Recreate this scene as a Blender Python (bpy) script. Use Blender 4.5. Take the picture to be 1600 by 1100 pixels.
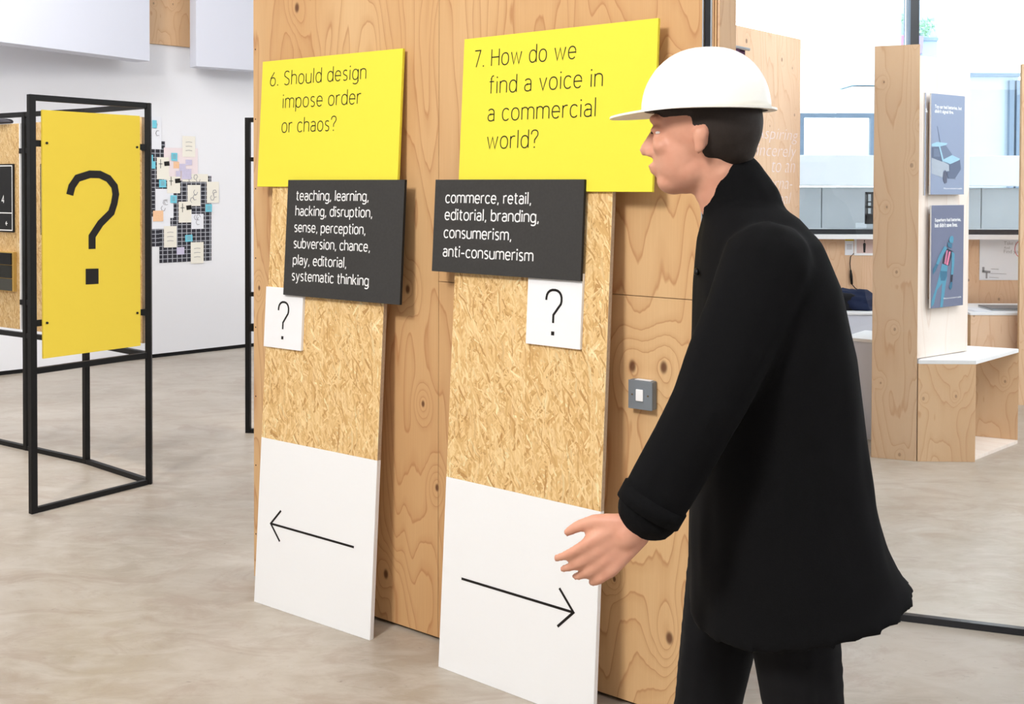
import bpy, bmesh, random
from math import *
from mathutils import Vector, Matrix, noise

# ------------------------------------------------------------------ scene, camera, light
S = bpy.context.scene
for o in list(bpy.data.objects): bpy.data.objects.remove(o)
COL = S.collection
H, FPX, CY = 1.54, 1650.0, 320.8
PITCH, ROLL = radians(1.0), radians(.17)
CAM = Vector((0, 0, H))
RM = (Matrix.Rotation(pi/2-PITCH, 4, 'X') @ Matrix.Rotation(ROLL, 4, 'Z'))
cd = bpy.data.cameras.new('camera'); cam = bpy.data.objects.new('camera', cd); COL.objects.link(cam)
cam.matrix_world = Matrix.Translation(CAM) @ RM
cd.sensor_width = 36; cd.lens = FPX/1600*36; cd.shift_y = (CY-550)/1600
cd.clip_start = .05; cd.clip_end = 200
S.camera = cam
S.view_settings.view_transform = 'Standard'; S.view_settings.look = 'None'
S.view_settings.gamma = 1; S.view_settings.use_curve_mapping = False
S.view_settings.exposure = 0.0
w = bpy.data.worlds.new('sky'); S.world = w; w.use_nodes = True
w.node_tree.nodes['Background'].inputs[0].default_value = (.92, .965, 1, 1)
w.node_tree.nodes['Background'].inputs[1].default_value = 6.0

def area(name, loc, target, size, power, col, size_y=None):
    l = bpy.data.lights.new(name, 'AREA'); l.energy = power; l.color = col; l.size = size
    if size_y: l.shape = 'RECTANGLE'; l.size_y = size_y
    o = bpy.data.objects.new(name, l); COL.objects.link(o); o.location = loc
    o.rotation_euler = (Vector(target)-Vector(loc)).to_track_quat('-Z', 'Y').to_euler()
    return o
def spot(name, loc, target, power, col, ang, blend=.6, r=.08):
    l = bpy.data.lights.new(name, 'SPOT'); l.energy = power; l.color = col
    l.spot_size = radians(ang); l.spot_blend = blend; l.shadow_soft_size = r
    o = bpy.data.objects.new(name, l); COL.objects.link(o); o.location = loc
    o.rotation_euler = (Vector(target)-Vector(loc)).to_track_quat('-Z', 'Y').to_euler()
    return o
area('hall_light_front', (-2.6, -.6, 4.1), (-.6, 3.2, .8), .9, 205, (1, .97, .93))
area('fill_overhead', (0, 1.0, 4.3), (0, 2.2, 0), 3.0, 35, (1, .97, .94))  # unseen lamp, added as soft ambient fill
area('fill_left', (-3.6, 6.2, 4.3), (-3.2, 8.2, .6), 2.5, 170, (1, .99, .98))  # unseen lamp, added to brighten the left back wall
area('fill_right', (3.6, 4.2, 4.3), (3.4, 5.4, 0), 3.0, 190, (.95, .97, 1))  # unseen lamp, added to brighten the right side of the hall
spot('floor_spot', (-2.6, 4.6, 4.2), (-1.75, 6.35, 0), 190, (1, .86, .70), 24, .9)

# ------------------------------------------------------------------ geometry helpers
def ray(px, py):
    return (RM.to_3x3() @ Vector(((px-800)/FPX, (CY-py)/FPX, -1)))
def ground(px, py, h=0.0):
    d = ray(px, py); return CAM + d*((h-H)/d.z)
class Frame:
    """local frame: x to the right along a face, y into it (away from the viewer), z up it"""
    def __init__(s, origin, ux, lean=0.0):
        s.o = Vector(origin); s.x = Vector(ux).normalized()
        back = Vector((-s.x.y, s.x.x, 0)).normalized()
        s.z = (Vector((0, 0, 1))*sqrt(1-lean*lean) + back*lean).normalized()
        s.y = s.z.cross(s.x).normalized()
    def mat(s, u=0, y=0, v=0):
        p = s.o + s.x*u + s.y*y + s.z*v
        return Matrix(((s.x.x, s.y.x, s.z.x, p.x), (s.x.y, s.y.y, s.z.y, p.y), (s.x.z, s.y.z, s.z.z, p.z), (0, 0, 0, 1)))
    def uv(s, px, py, off=0.0):
        """where the sight line meets the plane y = -off"""
        d = ray(px, py); o = s.o - s.y*off
        P = CAM + d*(((o-CAM) @ s.y)/(d @ s.y)) - s.o
        return Vector((P @ s.x, P @ s.z))
def between(a, b, lean=0.0):
    a = Vector(a); b = Vector(b); return Frame(a, b-a, lean), (b-a).length

class MB:
    def __init__(s): s.v = []; s.f = []; s.m = []
    def quad(s, pts, mi=0):
        n = len(s.v); s.v += [tuple(p) for p in pts]; s.f.append(tuple(range(n, n+len(pts)))); s.m.append(mi); return s
    def box(s, x0, x1, y0, y1, z0, z1, mi=0, side=None, top=None):
        n = len(s.v)
        s.v += [(x, y, z) for z in (z0, z1) for y in (y0, y1) for x in (x0, x1)]
        F = [((0, 1, 5, 4), mi), ((3, 2, 6, 7), mi), ((1, 3, 7, 5), side), ((2, 0, 4, 6), side), ((4, 5, 7, 6), top if top is not None else side), ((2, 3, 1, 0), side)]
        for f, k in F: s.f.append(tuple(n+i for i in f)); s.m.append(mi if k is None else k)
        return s
    def prism(s, poly, y0, y1, mi=0, side=None):
        """polygon in x,z extruded from y0 (front) to y1"""
        n = len(s.v); k = len(poly)
        s.v += [(p[0], y0, p[1]) for p in poly] + [(p[0], y1, p[1]) for p in poly]
        s.f.append(tuple(n+i for i in range(k))); s.m.append(mi)
        s.f.append(tuple(n+k+i for i in reversed(range(k)))); s.m.append(mi)
        for i in range(k):
            j = (i+1) % k; s.f.append((n+i, n+k+i, n+k+j, n+j)); s.m.append(mi if side is None else side)
        return s
    def slab(s, poly, z0, z1, mi=0):
        n = len(s.v); k = len(poly)
        s.v += [(p[0], p[1], z0) for p in poly] + [(p[0], p[1], z1) for p in poly]
        s.f.append(tuple(n+i for i in reversed(range(k)))); s.m.append(mi)
        s.f.append(tuple(n+k+i for i in range(k))); s.m.append(mi)
        for i in range(k):
            j = (i+1) % k; s.f.append((n+i, n+j, n+k+j, n+k+i)); s.m.append(mi)
        return s
    def tube(s, pts, r, n=8, mi=0):
        pts = [Vector(p) for p in pts]; base = len(s.v)
        rs = r if isinstance(r, (list, tuple)) else [r]*len(pts)
        for i, p in enumerate(pts):
            d = (pts[min(i+1, len(pts)-1)]-pts[max(i-1, 0)]).normalized()
            a = d.cross(Vector((0, 0, 1)) if abs(d.z) < .9 else Vector((1, 0, 0))).normalized(); b = d.cross(a)
            for k in range(n):
                t = 2*pi*k/n; s.v.append(tuple(p+(a*cos(t)+b*sin(t))*rs[i]))
        for i in range(len(pts)-1):
            for k in range(n):
                k2 = (k+1) % n
                s.f.append((base+i*n+k, base+i*n+k2, base+(i+1)*n+k2, base+(i+1)*n+k)); s.m.append(mi)
        s.f.append(tuple(base+k for k in reversed(range(n)))); s.m.append(mi)
        s.f.append(tuple(base+(len(pts)-1)*n+k for k in range(n))); s.m.append(mi)
        return s
    def ribbon(s, pts, wd, y=0.0, mi=0):
        """flat printed stroke of constant width in the x,z plane"""
        P = [Vector(p) for p in pts]; n = len(P); L = []; R_ = []
        for i in range(n):
            d0 = (P[i]-P[i-1]).normalized() if i else (P[1]-P[0]).normalized()
            d1 = (P[i+1]-P[i]).normalized() if i < n-1 else d0
            m = Vector((-(d0+d1).y, (d0+d1).x))
            if m.length < 1e-6: m = Vector((-d0.y, d0.x))
            m.normalize(); c = max(.5, m @ Vector((-d0.y, d0.x)))
            L.append(P[i]+m*wd/2/c); R_.append(P[i]-m*wd/2/c)
        b = len(s.v)
        for a, c in zip(L, R_): s.v += [(a.x, y, a.y), (c.x, y, c.y)]
        for i in range(n-1): s.f.append((b+2*i, b+2*i+1, b+2*i+3, b+2*i+2)); s.m.append(mi)
        return s
    def obj(s, name, mats, parent=None, M=None, smooth=False, bevel=0, kind=None):
        me = bpy.data.meshes.new(name); me.from_pydata(s.v, [], s.f)
        for m in (mats if isinstance(mats, (list, tuple)) else [mats]): me.materials.append(m)
        for p, k in zip(me.polygons, s.m): p.material_index = k; p.use_smooth = smooth
        me.update()
        o = bpy.data.objects.new(name, me); COL.objects.link(o)
        if parent: o.parent = parent
        if M is not None: o.matrix_local = M
        if bevel:
            b = o.modifiers.new('bevel', 'BEVEL'); b.width = bevel; b.segments = 2; b.limit_method = 'ANGLE'
        if kind: o['kind'] = kind
        return o
def empty(name, M, label=None, cat=None, group=None, kind=None):
    o = bpy.data.objects.new(name, None); COL.objects.link(o); o.empty_display_size = .1
    o.matrix_world = M
    return tag(o, label, cat, group, kind)
def tag(o, label=None, cat=None, group=None, kind=None):
    if label: o['label'] = label
    if cat: o['category'] = cat
    if group: o['group'] = group
    if kind: o['kind'] = kind
    return o
def ID(): return Matrix.Identity(4)
def T(x, y, z): return Matrix.Translation((x, y, z))

# ------------------------------------------------------------------ materials
def srgb(r, g, b):
    f = lambda c: (c/255/12.92 if c/255 <= .04045 else ((c/255+.055)/1.055)**2.4)
    return (f(r), f(g), f(b), 1)
class N:
    def __init__(s, name, rough=.6, spec=.3):
        s.m = bpy.data.materials.new(name); s.m.use_nodes = True; s.t = s.m.node_tree
        s.b = s.t.nodes['Principled BSDF']; s.b.inputs['Roughness'].default_value = rough
        s.b.inputs['Specular IOR Level'].default_value = spec
    def n(s, typ, **k):
        x = s.t.nodes.new(typ)
        for a, v in k.items():
            if a.startswith('i_'):
                key = a[2:]; s.put(x.inputs[int(key) if key.isdigit() else key.replace('_', ' ')], v)
            else: setattr(x, a, v)
        return x
    def put(s, sock, v):
        if isinstance(v, bpy.types.NodeSocket): s.t.links.new(v, sock)
        elif isinstance(v, bpy.types.Node): s.t.links.new(v.outputs[0], sock)
        else: sock.default_value = v
    def math(s, op, a, b=None, c=None):
        x = s.t.nodes.new('ShaderNodeMath'); x.operation = op; s.put(x.inputs[0], a)
        if b is not None: s.put(x.inputs[1], b)
        if c is not None: s.put(x.inputs[2], c)
        return x.outputs[0]
    def ramp(s, v, stops, interp='LINEAR'):
        x = s.t.nodes.new('ShaderNodeValToRGB'); s.put(x.inputs[0], v); e = x.color_ramp.elements
        x.color_ramp.interpolation = interp
        while len(e) < len(stops): e.new(.5)
        for k, (p, c) in zip(e, stops): k.position = p; k.color = c if len(c) == 4 else (*c, 1)
        return x.outputs[0]
    def mix(s, f, a, b, mode='MIX'):
        x = s.t.nodes.new('ShaderNodeMix'); x.data_type = 'RGBA'; x.blend_type = mode
        s.put(x.inputs[0], f); s.put(x.inputs[6], a); s.put(x.inputs[7], b); return x.outputs[2]
    def noise(s, vec, scale, detail=3, rough=.5, dist=0):
        x = s.n('ShaderNodeTexNoise', i_Vector=vec, i_Scale=scale, i_Detail=detail, i_Roughness=rough, i_Distortion=dist); return x.outputs[0]
    def coords(s): return s.n('ShaderNodeTexCoord').outputs['Object']
    def scale(s, v, sc, rot=(0, 0, 0), loc=(0, 0, 0)):
        return s.n('ShaderNodeMapping', i_Vector=v, i_Scale=sc, i_Rotation=rot, i_Location=loc).outputs[0]
    def color(s, c): s.put(s.b.inputs['Base Color'], c); return s
    def bump(s, h, strength=.2, dist=.002):
        x = s.n('ShaderNodeBump', i_Height=h, i_Strength=strength, i_Distance=dist); s.t.links.new(x.outputs[0], s.b.inputs['Normal'])
def flat_coords(n):
    """fold any upright face into (along, 0, up)"""
    c = n.n('ShaderNodeSeparateXYZ', i_0=n.coords())
    u = n.math('ADD', c.outputs[0], n.math('MULTIPLY', c.outputs[1], 1.13))
    return n.n('ShaderNodeCombineXYZ', i_0=u, i_1=0.0, i_2=c.outputs[2]).outputs[0], u, c.outputs[2]
def paint(name, c, rough=.6, var=.04, sc=6, spec=.3, bump=0, metal=0):
    n = N(name, rough, spec); v = n.coords()
    f = n.noise(v, sc, 4)
    a = tuple(x*(1-var) for x in c[:3])+(1,); b = tuple(min(1, x*(1+var)) for x in c[:3])+(1,)
    n.color(n.mix(f, a, b)); n.b.inputs['Metallic'].default_value = metal
    if bump: n.bump(n.noise(v, 90, 3), bump, .001)
    return n.m
def ply(name, base, line, warm, knots=(), seed=0.0, freq=11, auto=True, rough=.5):
    n = N(name, rough, .25); vec, u, z = flat_coords(n)
    sv = n.scale(vec, (2.3, 1, .42), loc=(seed, seed*1.7, seed*.6))
    hgt = n.noise(sv, 1.6, 2.2, .45, .25)
    fine = n.noise(n.scale(vec, (9, 1, 1.1), loc=(seed+3, 0, seed)), 2.2, 2)
    hgt = n.math('ADD', hgt, n.math('MULTIPLY', fine, .045))
    core = None
    klist = [(k, None) for k in knots]
    for (ku, kz, kr) in knots:
        du = n.math('MULTIPLY', n.math('SUBTRACT', u, ku), 1.0); dz = n.math('MULTIPLY', n.math('SUBTRACT', z, kz), .62)
        d2 = n.math('ADD', n.math('MULTIPLY', du, du), n.math('MULTIPLY', dz, dz))
        g = n.math('EXPONENT', n.math('MULTIPLY', d2, -1/(2*(kr*3.4)**2)))
        hgt = n.math('ADD', hgt, n.math('MULTIPLY', g, .17))
        c = n.math('EXPONENT', n.math('MULTIPLY', n.math('POWER', n.math('DIVIDE', d2, kr*kr*.8), 2.5), -1))
        core = c if core is None else n.math('MAXIMUM', core, c)
    if auto:
        uz = n.n('ShaderNodeCombineXYZ', i_0=n.math('MULTIPLY', n.math('ADD', u, seed*2), 4.6), i_1=n.math('MULTIPLY', n.math('ADD', z, seed*3), 3.2), i_2=0.0)
        vo = n.n('ShaderNodeTexVoronoi', voronoi_dimensions='2D', i_Vector=uz.outputs[0], i_Scale=1.0, i_Randomness=1.0)
        d = vo.outputs['Distance']
        g = n.math('EXPONENT', n.math('MULTIPLY', n.math('MULTIPLY', d, d), -55.0))
        hgt = n.math('ADD', hgt, n.math('MULTIPLY', g, .13))
        wob = n.math('MULTIPLY', n.noise(vec, 40, 2), .012)
        rs = n.n('ShaderNodeSeparateColor', i_0=vo.outputs['Color'])
        c = n.math('MULTIPLY', n.math('LESS_THAN', n.math('ADD', d, wob), n.math('ADD', .022, n.math('MULTIPLY', rs.outputs[0], .03))), n.math('ADD', .35, n.math('MULTIPLY', rs.outputs[1], .4)))
        core = c if core is None else n.math('MAXIMUM', core, c)
    fr = n.math('FRACT', n.math('MULTIPLY', hgt, freq))
    latewood = n.ramp(fr, [(0, (0, 0, 0)), (.55, (.05, .05, .05)), (.86, (.35, .35, .35)), (.95, (1, 1, 1)), (1, (0, 0, 0))])
    wide = n.noise(sv, 1.1, 3)
    fib = n.noise(n.scale(vec, (150, 1, 3)), 1.5, 3)
    col = n.mix(n.ramp(wide, [(.3, (0, 0, 0)), (.7, (1, 1, 1))]), base, warm)
    col = n.mix(n.math('MULTIPLY', latewood, .55), col, line)
    col = n.mix(n.math('MULTIPLY', fib, .22), col, line)
    if core is not None: col = n.mix(n.math('MULTIPLY', core, .88), col, srgb(84, 44, 26))
    n.color(col); n.bump(n.math('ADD', fib, latewood), .12, .0008)
    return n.m
def osb(name, dark=1.0, seed=0):
    n = N(name, .55, .25); vec, u, z = flat_coords(n)
    random.seed(7+seed)
    D = lambda r, g, b: tuple(min(.95, x*dark*k_) for x, k_ in zip(srgb(r, g, b)[:3], (1.14, 1.15, 1.12)))+(1,)
    pal = [(0, D(176, 134, 84)), (.12, D(204, 164, 108)), (.35, D(218, 182, 128)), (.6, D(226, 194, 142)), (.84, D(234, 206, 158)), (.93, D(196, 150, 94)), (1, D(242, 222, 178))]
    vec2 = n.n('ShaderNodeVectorMath', operation='ADD', i_0=vec, i_1=n.n('ShaderNodeVectorMath', operation='SCALE', i_0=n.n('ShaderNodeTexNoise', i_Vector=vec, i_Scale=14.0, i_Detail=3.0).outputs['Color'], i_3=.03).outputs[0]).outputs[0]
    col = None; hh = None
    for i, (ang, sx, sz) in enumerate([(10, 34, 6), (-24, 44, 8), (3, 70, 7), (52, 90, 15), (-52, 90, 14), (22, 110, 14), (-12, 120, 10), (70, 150, 26), (-38, 150, 20), (5, 170, 13), (34, 200, 24)]):
        mv = n.scale(n.scale(vec2, (1, 1, 1), rot=(0, radians(ang), 0), loc=(i*1.37+seed, 0, i*2.1)), (sx, 1, sz))
        vo = n.n('ShaderNodeTexVoronoi', i_Vector=mv, i_Scale=1.0, i_Randomness=1.0)
        sp = n.n('ShaderNodeSeparateColor', i_0=vo.outputs['Color'])
        c = n.ramp(sp.outputs[0], pal, 'LINEAR')
        if col is None: col = c; hh = sp.outputs[1]
        else:
            m = n.math('GREATER_THAN', sp.outputs[2], .60 if i < 5 else .72)
            edge = n.math('LESS_THAN', vo.outputs['Distance'], .8)
            m = n.math('MULTIPLY', m, edge)
            col = n.mix(m, col, c); hh = n.mix(m, hh, sp.outputs[1])
    spk = n.noise(n.scale(vec, (90, 1, 34), rot=(0, .2, 0)), 1.0, 2, .6)
    spk = n.ramp(spk, [(.70, (0, 0, 0)), (.76, (1, 1, 1))])
    col = n.mix(n.math('MULTIPLY', spk, .75), col, srgb(92, 58, 30))
    f1 = n.noise(n.scale(vec2, (240, 1, 14), rot=(0, .15, 0)), 1.0, 3, .7); f2 = n.noise(n.scale(vec2, (220, 1, 16), rot=(0, -.45, 0)), 1.0, 3, .7)
    fib = n.mix(n.math('GREATER_THAN', n.noise(vec2, 22, 2), .5), f1, f2)
    col = n.mix(n.ramp(fib, [(.45, (0, 0, 0)), (.75, (.55, .55, .55))]), col, D(190, 146, 92))
    streak = n.noise(n.scale(vec, (60, 1, 9), rot=(0, -.5, 0)), 1.0, 3, .6)
    col = n.mix(n.ramp(streak, [(.62, (0, 0, 0)), (.74, (.5, .5, .5))]), col, srgb(170, 112, 56))
    n.color(col); n.bump(hh, .35, .001); return n.m

M = {}
W_base, W_line, W_warm = srgb(226, 190, 142), srgb(168, 108, 64), srgb(210, 166, 116)
# the partition's own knots, at their measured places on it
wallF, wallL = between(ground(397, 908), ground(945, 1094))
wallF.o += wallF.y*.015-wallF.x*.018
kn = []
for px, py, r in [(988, 572, .013), (1037, 574, .013), (661, 631, .008), (637, 452, .011), (603, 897, .012), (1046, 997, .013), (464, 12, .013), (1054, 128, .009),
                  (1055, 190, .008), (405, 450, .007), (683, 762, .009), (960, 905, .006), (1066, 232, .008), (672, 905, .02)]:
    p = wallF.uv(px, py); kn.append((p.x, p.y, r))
M['ply'] = ply('pine_plywood', W_base, W_line, W_warm, kn[:-1], 1.3, 19, auto=False)
M['ply_pale'] = ply('pale_plywood', srgb(232, 202, 168), srgb(196, 144, 104), srgb(222, 186, 148), (), 5.1, 15)
M['ply_pale2'] = ply('pale_plywood_bench', srgb(228, 194, 154), srgb(190, 134, 92), srgb(216, 176, 134), (), 9.4, 17)
M['ply_far'] = ply('far_plywood', srgb(236, 204, 172), srgb(206, 156, 118), srgb(226, 188, 152), (), 14.2, 16)
M['ply_white'] = ply('limed_plywood', srgb(246, 236, 226), srgb(222, 196, 176), srgb(240, 226, 214), (), 3.2, 8, auto=False)
M['ply_edge'] = paint('plywood_edge', srgb(206, 170, 126), .7, .15, 60)
M['osb'] = osb('strand_board')
M['osb2'] = osb('strand_board_frame', .84, 5)
M['osb_edge'] = paint('strand_board_edge', srgb(186, 164, 140), .85, .25, 120, bump=.4)
def white_osb():
    n = N('white_painted_strand_board', .5, .35); vec, u, z = flat_coords(n)
    vo = n.n('ShaderNodeTexVoronoi', i_Vector=n.scale(vec, (55, 1, 22), rot=(0, .4, 0)), i_Scale=1.0)
    vo2 = n.n('ShaderNodeTexVoronoi', i_Vector=n.scale(vec, (30, 1, 70), rot=(0, .4, 0)), i_Scale=1.0)
    pit = n.ramp(n.noise(n.scale(vec, (60, 1, 26)), 1, 3, .6), [(.3, (0, 0, 0)), (.36, (1, 1, 1))])
    n.color(srgb(246, 247, 248))
    n.bump(n.math('ADD', n.math('MULTIPLY', n.math('ADD', vo.outputs['Distance'], vo2.outputs['Distance']), .5), pit), .28, .0009); return n.m
M['white_osb'] = white_osb()
M['yellow'] = paint('yellow_board', srgb(238, 226, 74), .75, .015, 300, .15)
M['yellow2'] = paint('shaded_yellow_and_strip', srgb(232, 204, 72), .75, .02, 300, .15)  # yellow with the frame panel's shade mixed in; also the note card strip
M['grey_sign'] = paint('charcoal_board', srgb(62, 61, 60), .7, .18, 140, .2, bump=.1)
M['grey_edge'] = paint('charcoal_board_edge', srgb(30, 30, 31), .7)
M['white'] = paint('white_board', srgb(244, 245, 247), .6, .01)
M['ink'] = paint('black_ink', srgb(22, 18, 16), .6)
M['white_ink'] = paint('white_ink', srgb(245, 245, 245), .6)
M['white_soft'] = paint('soft_white_vinyl', srgb(240, 236, 234), .6)
M['steel'] = paint('black_steel', srgb(12, 11, 11), .5, .3, 20, .25)
M['channel'] = paint('dark_metal_channel', srgb(30, 32, 38), .3, .1, 8, .5)
M['silver'] = paint('silver_metal', srgb(190, 198, 206), .3, .05, 8, .5, metal=.7)
M['wall'] = paint('white_wall_paint', srgb(238, 239, 243), .85, .01, 2, .1)
M['panel_paint'] = paint('shade_greyed_white', srgb(214, 217, 228), .9, .01, 2, .1)  # white greyed by the shade on the high panels; reused for box sides
M['black'] = paint('matt_black', srgb(16, 16, 17), .7)
M['coat'] = None
def vinyl():
    m = bpy.data.materials.new('translucent_vinyl'); m.use_nodes = True; t = m.node_tree; t.nodes.clear()
    o = t.nodes.new('ShaderNodeOutputMaterial'); x = t.nodes.new('ShaderNodeMixShader'); d = t.nodes.new('ShaderNodeBsdfDiffuse'); l = t.nodes.new('ShaderNodeBsdfTranslucent')
    d.inputs[0].default_value = (.95, .95, .95, 1); l.inputs[0].default_value = (.95, .95, .95, 1); x.inputs[0].default_value = .75
    t.links.new(d.outputs[0], x.inputs[1]); t.links.new(l.outputs[0], x.inputs[2]); t.links.new(x.outputs[0], o.inputs[0]); return m
M['vinyl'] = vinyl()
def concrete():
    n = N('polished_concrete', .4, .5); v = n.coords()
    a = n.noise(v, .9, 6, .62, .6); b = n.noise(n.scale(v, (1, 2.2, 1), rot=(0, 0, .3)), 5, 6, .65, .8); c = n.noise(v, 40, 4, .6)
    col = n.ramp(a, [(.3, srgb(154, 142, 126)), (.5, srgb(174, 163, 148)), (.7, srgb(192, 183, 171))])
    col = n.mix(n.ramp(b, [(.42, (0, 0, 0)), (.7, (.6, .6, .6))]), col, srgb(200, 193, 184))
    col = n.mix(n.ramp(n.noise(n.scale(v, (1, 1.8, 1)), 2.4, 7, .7, 1.2), [(.5, (0, 0, 0)), (.62, (.45, .45, .45))]), col, srgb(158, 138, 122))
    sp = n.ramp(n.noise(n.scale(v, (1, 2.4, 1)), 24, 5, .7, .5), [(.64, (0, 0, 0)), (.72, (.6, .6, .6))])
    col = n.mix(sp, col, srgb(122, 108, 96))
    n.color(col)
    n.put(n.b.inputs['Roughness'], n.math('ADD', .22, n.math('MULTIPLY', b, .35)))
    n.bump(n.math('ADD', b, n.math('MULTIPLY', c, .3)), .12, .004); return n.m
M['floor'] = concrete()
def glass(name, tint=(.955, .97, .975, 1)):
    m = bpy.data.materials.new(name); m.use_nodes = True; t = m.node_tree; t.nodes.clear()
    out = t.nodes.new('ShaderNodeOutputMaterial'); mx = t.nodes.new('ShaderNodeMixShader'); tr = t.nodes.new('ShaderNodeBsdfTransparent')
    gl = t.nodes.new('ShaderNodeBsdfGlossy'); lw = t.nodes.new('ShaderNodeFresnel'); lw.inputs[0].default_value = 1.35
    tr.inputs[0].default_value = tint; gl.inputs['Roughness'].default_value = .02
    t.links.new(lw.outputs[0], mx.inputs[0]); t.links.new(tr.outputs[0], mx.inputs[1]); t.links.new(gl.outputs[0], mx.inputs[2]); t.links.new(mx.outputs[0], out.inputs[0])
    return m
M['glass'] = glass('clear_glass')
M['facade'] = paint('pale_blue_cladding', srgb(196, 214, 224), .8, .03)
M['facade_white'] = paint('white_render', srgb(240, 244, 248), .8, .01)
M['out_concrete'] = paint('exterior_concrete', srgb(178, 184, 188), .9, .12, 4)
M['blue_frame'] = paint('blue_grey_window_frame', srgb(120, 140, 160), .5)
M['cyan'] = paint('sky_blue_note', srgb(120, 206, 226), .8)
M['cream'] = paint('cream_paper', srgb(240, 236, 224), .9, .03)
M['paper'] = paint('white_paper', srgb(236, 238, 244), .9, .01)
M['pink'] = paint('pale_pink_paper', srgb(240, 226, 228), .9, .01)
M['lilac'] = paint('lilac_print', srgb(206, 200, 224), .8, .12, 60)
M['orange'] = paint('peach_print', srgb(244, 200, 160), .8, .1, 90)
M['pencil'] = paint('pencil_grey', srgb(158, 156, 160), .9)

def blob(name, mat, parent, M_, sx, sy, sz, seed, amp=.25, sub=4):
    bm = bmesh.new(); bmesh.ops.create_icosphere(bm, subdivisions=sub, radius=1)
    for v in bm.verts:
        n_ = noise.noise(v.co*1.9+Vector((seed, 0, 0)))*amp+noise.noise(v.co*5+Vector((0, seed, 0)))*amp*.5
        v.co *= 1+n_; v.co = Vector((v.co.x*sx, v.co.y*sy, max(v.co.z, -.35)*sz+.35*sz))
    me = bpy.data.meshes.new(name); bm.to_mesh(me); bm.free(); me.materials.append(mat)
    for p in me.polygons: p.use_smooth = True
    o = bpy.data.objects.new(name, me); COL.objects.link(o); o.parent = parent; o.matrix_local = M_
    return o

# ------------------------------------------------------------------ stroke lettering
def arc(cx, cy, rx, ry, a0, a1, n=9, sq=.88):
    out = []
    for i in range(n+1):
        a = radians(a0+(a1-a0)*i/n); c, s_ = cos(a), sin(a)
        out.append((cx+rx*copysign(abs(c)**sq, c), cy+ry*copysign(abs(s_)**sq, s_)))
    return out
G = {}
o_ = arc(.29, .5, .29, .5, 0, 360, 20)
G['o'] = (.58, [o_]); G['c'] = (.5, [arc(.28, .5, .28, .5, 42, 318, 14)])
G['e'] = (.56, [[(.03, .52), (.56, .52)]+arc(.28, .5, .28, .5, 0, 318, 16)])
G['n'] = (.53, [[(0, 0), (0, 1)], [(0, .6)]+arc(.265, .68, .265, .32, 180, 0)+[(.53, 0)]])
G['h'] = (.53, [[(0, 0), (0, 1.48)], [(0, .6)]+arc(.265, .68, .265, .32, 180, 0)+[(.53, 0)]])
G['m'] = (.92, [[(0, 0), (0, 1)], [(0, .6)]+arc(.23, .7, .23, .3, 180, 0)+[(.46, 0)], [(.46, .6)]+arc(.69, .7, .23, .3, 180, 0)+[(.92, 0)]])
G['u'] = (.53, [[(0, 1), (0, .32)]+arc(.265, .32, .265, .32, 180, 360)+[(.53, .32)], [(.53, 1), (.53, 0)]])
G['r'] = (.32, [[(0, 0), (0, 1)], [(0, .55)]+arc(.27, .62, .27, .37, 180, 75, 6)])
G['i'] = (.06, [[(.03, 0), (.03, 1)], 'dot:.03,1.33'])
G['l'] = (.06, [[(.03, 0), (.03, 1.48)]])
G['d'] = (.56, [arc(.28, .5, .28, .5, 0, 360, 20), [(.56, 0), (.56, 1.48)]])
G['b'] = (.56, [arc(.28, .5, .28, .5, 0, 360, 20), [(0, 0), (0, 1.48)]])
G['p'] = (.56, [arc(.28, .5, .28, .5, 0, 360, 20), [(0, -.42), (0, 1)]])
G['g'] = (.56, [arc(.28, .5, .28, .5, 0, 360, 20), [(.56, 1), (.56, -.1)]+arc(.28, -.1, .28, .32, 0, -140, 8)])
G['a'] = (.5, [arc(.24, .7, .24, .3, 150, 0, 8)+[(.48, 0)], [(.48, .57), (.24, .57)]+arc(.24, .29, .24, .28, 90, 270, 8)+[(.36, .03), (.48, .14)]])
G['s'] = (.44, [arc(.23, .75, .2, .25, 40, 180, 7)+[(.06, .62), (.38, .42)]+arc(.22, .25, .2, .25, 0, -140, 7)[0:]])
G['t'] = (.34, [[(.12, 1.32), (.12, .22)]+arc(.3, .22, .18, .22, 180, 280, 5), [(-.02, 1), (.34, 1)]])
G['f'] = (.34, [[(.12, 0), (.12, 1.2)]+arc(.32, 1.2, .2, .28, 180, 90, 5), [(-.02, 1), (.34, 1)]])
G['k'] = (.5, [[(0, 0), (0, 1.48)], [(.46, 1), (0, .42)], [(.14, .6), (.5, 0)]])
G['v'] = (.52, [[(0, 1), (.26, 0), (.52, 1)]])
G['w'] = (.84, [[(0, 1), (.21, 0), (.42, .95), (.63, 0), (.84, 1)]])
G['y'] = (.52, [[(0, 1), (.27, 0)], [(.52, 1), (.2, -.3), (.02, -.42)]])
G['H'] = (.64, [[(0, 0), (0, 1.4)], [(.64, 0), (.64, 1.4)], [(0, .72), (.64, .72)]])
G['S'] = (.6, [arc(.31, 1.05, .27, .35, 35, 180, 8)+[(.07, .9), (.53, .55)]+arc(.3, .35, .27, .35, 0, -145, 8)])
G['6'] = (.56, [arc(.28, .42, .28, .42, 0, 360, 18), [(.02, .48), (.06, .8), (.42, 1.4)]])
G['7'] = (.5, [[(0, 1.4), (.5, 1.4), (.14, 0)]])
G['4'] = (.52, [[(.4, 0), (.4, 1.4), (0, .42), (.52, .42)]])
G['?'] = (.5, [[(0, 1.08)]+arc(.25, 1.12, .25, .3, 175, -25, 11)+[(.25, .62), (.25, .36)], 'dot:.25,.03'])
G['.'] = (.08, ['dot:.04,.05']); G[','] = (.1, [[(.09, .12), (.02, -.22)]]); G['-'] = (.4, [[(0, .5), (.4, .5)]])
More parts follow.
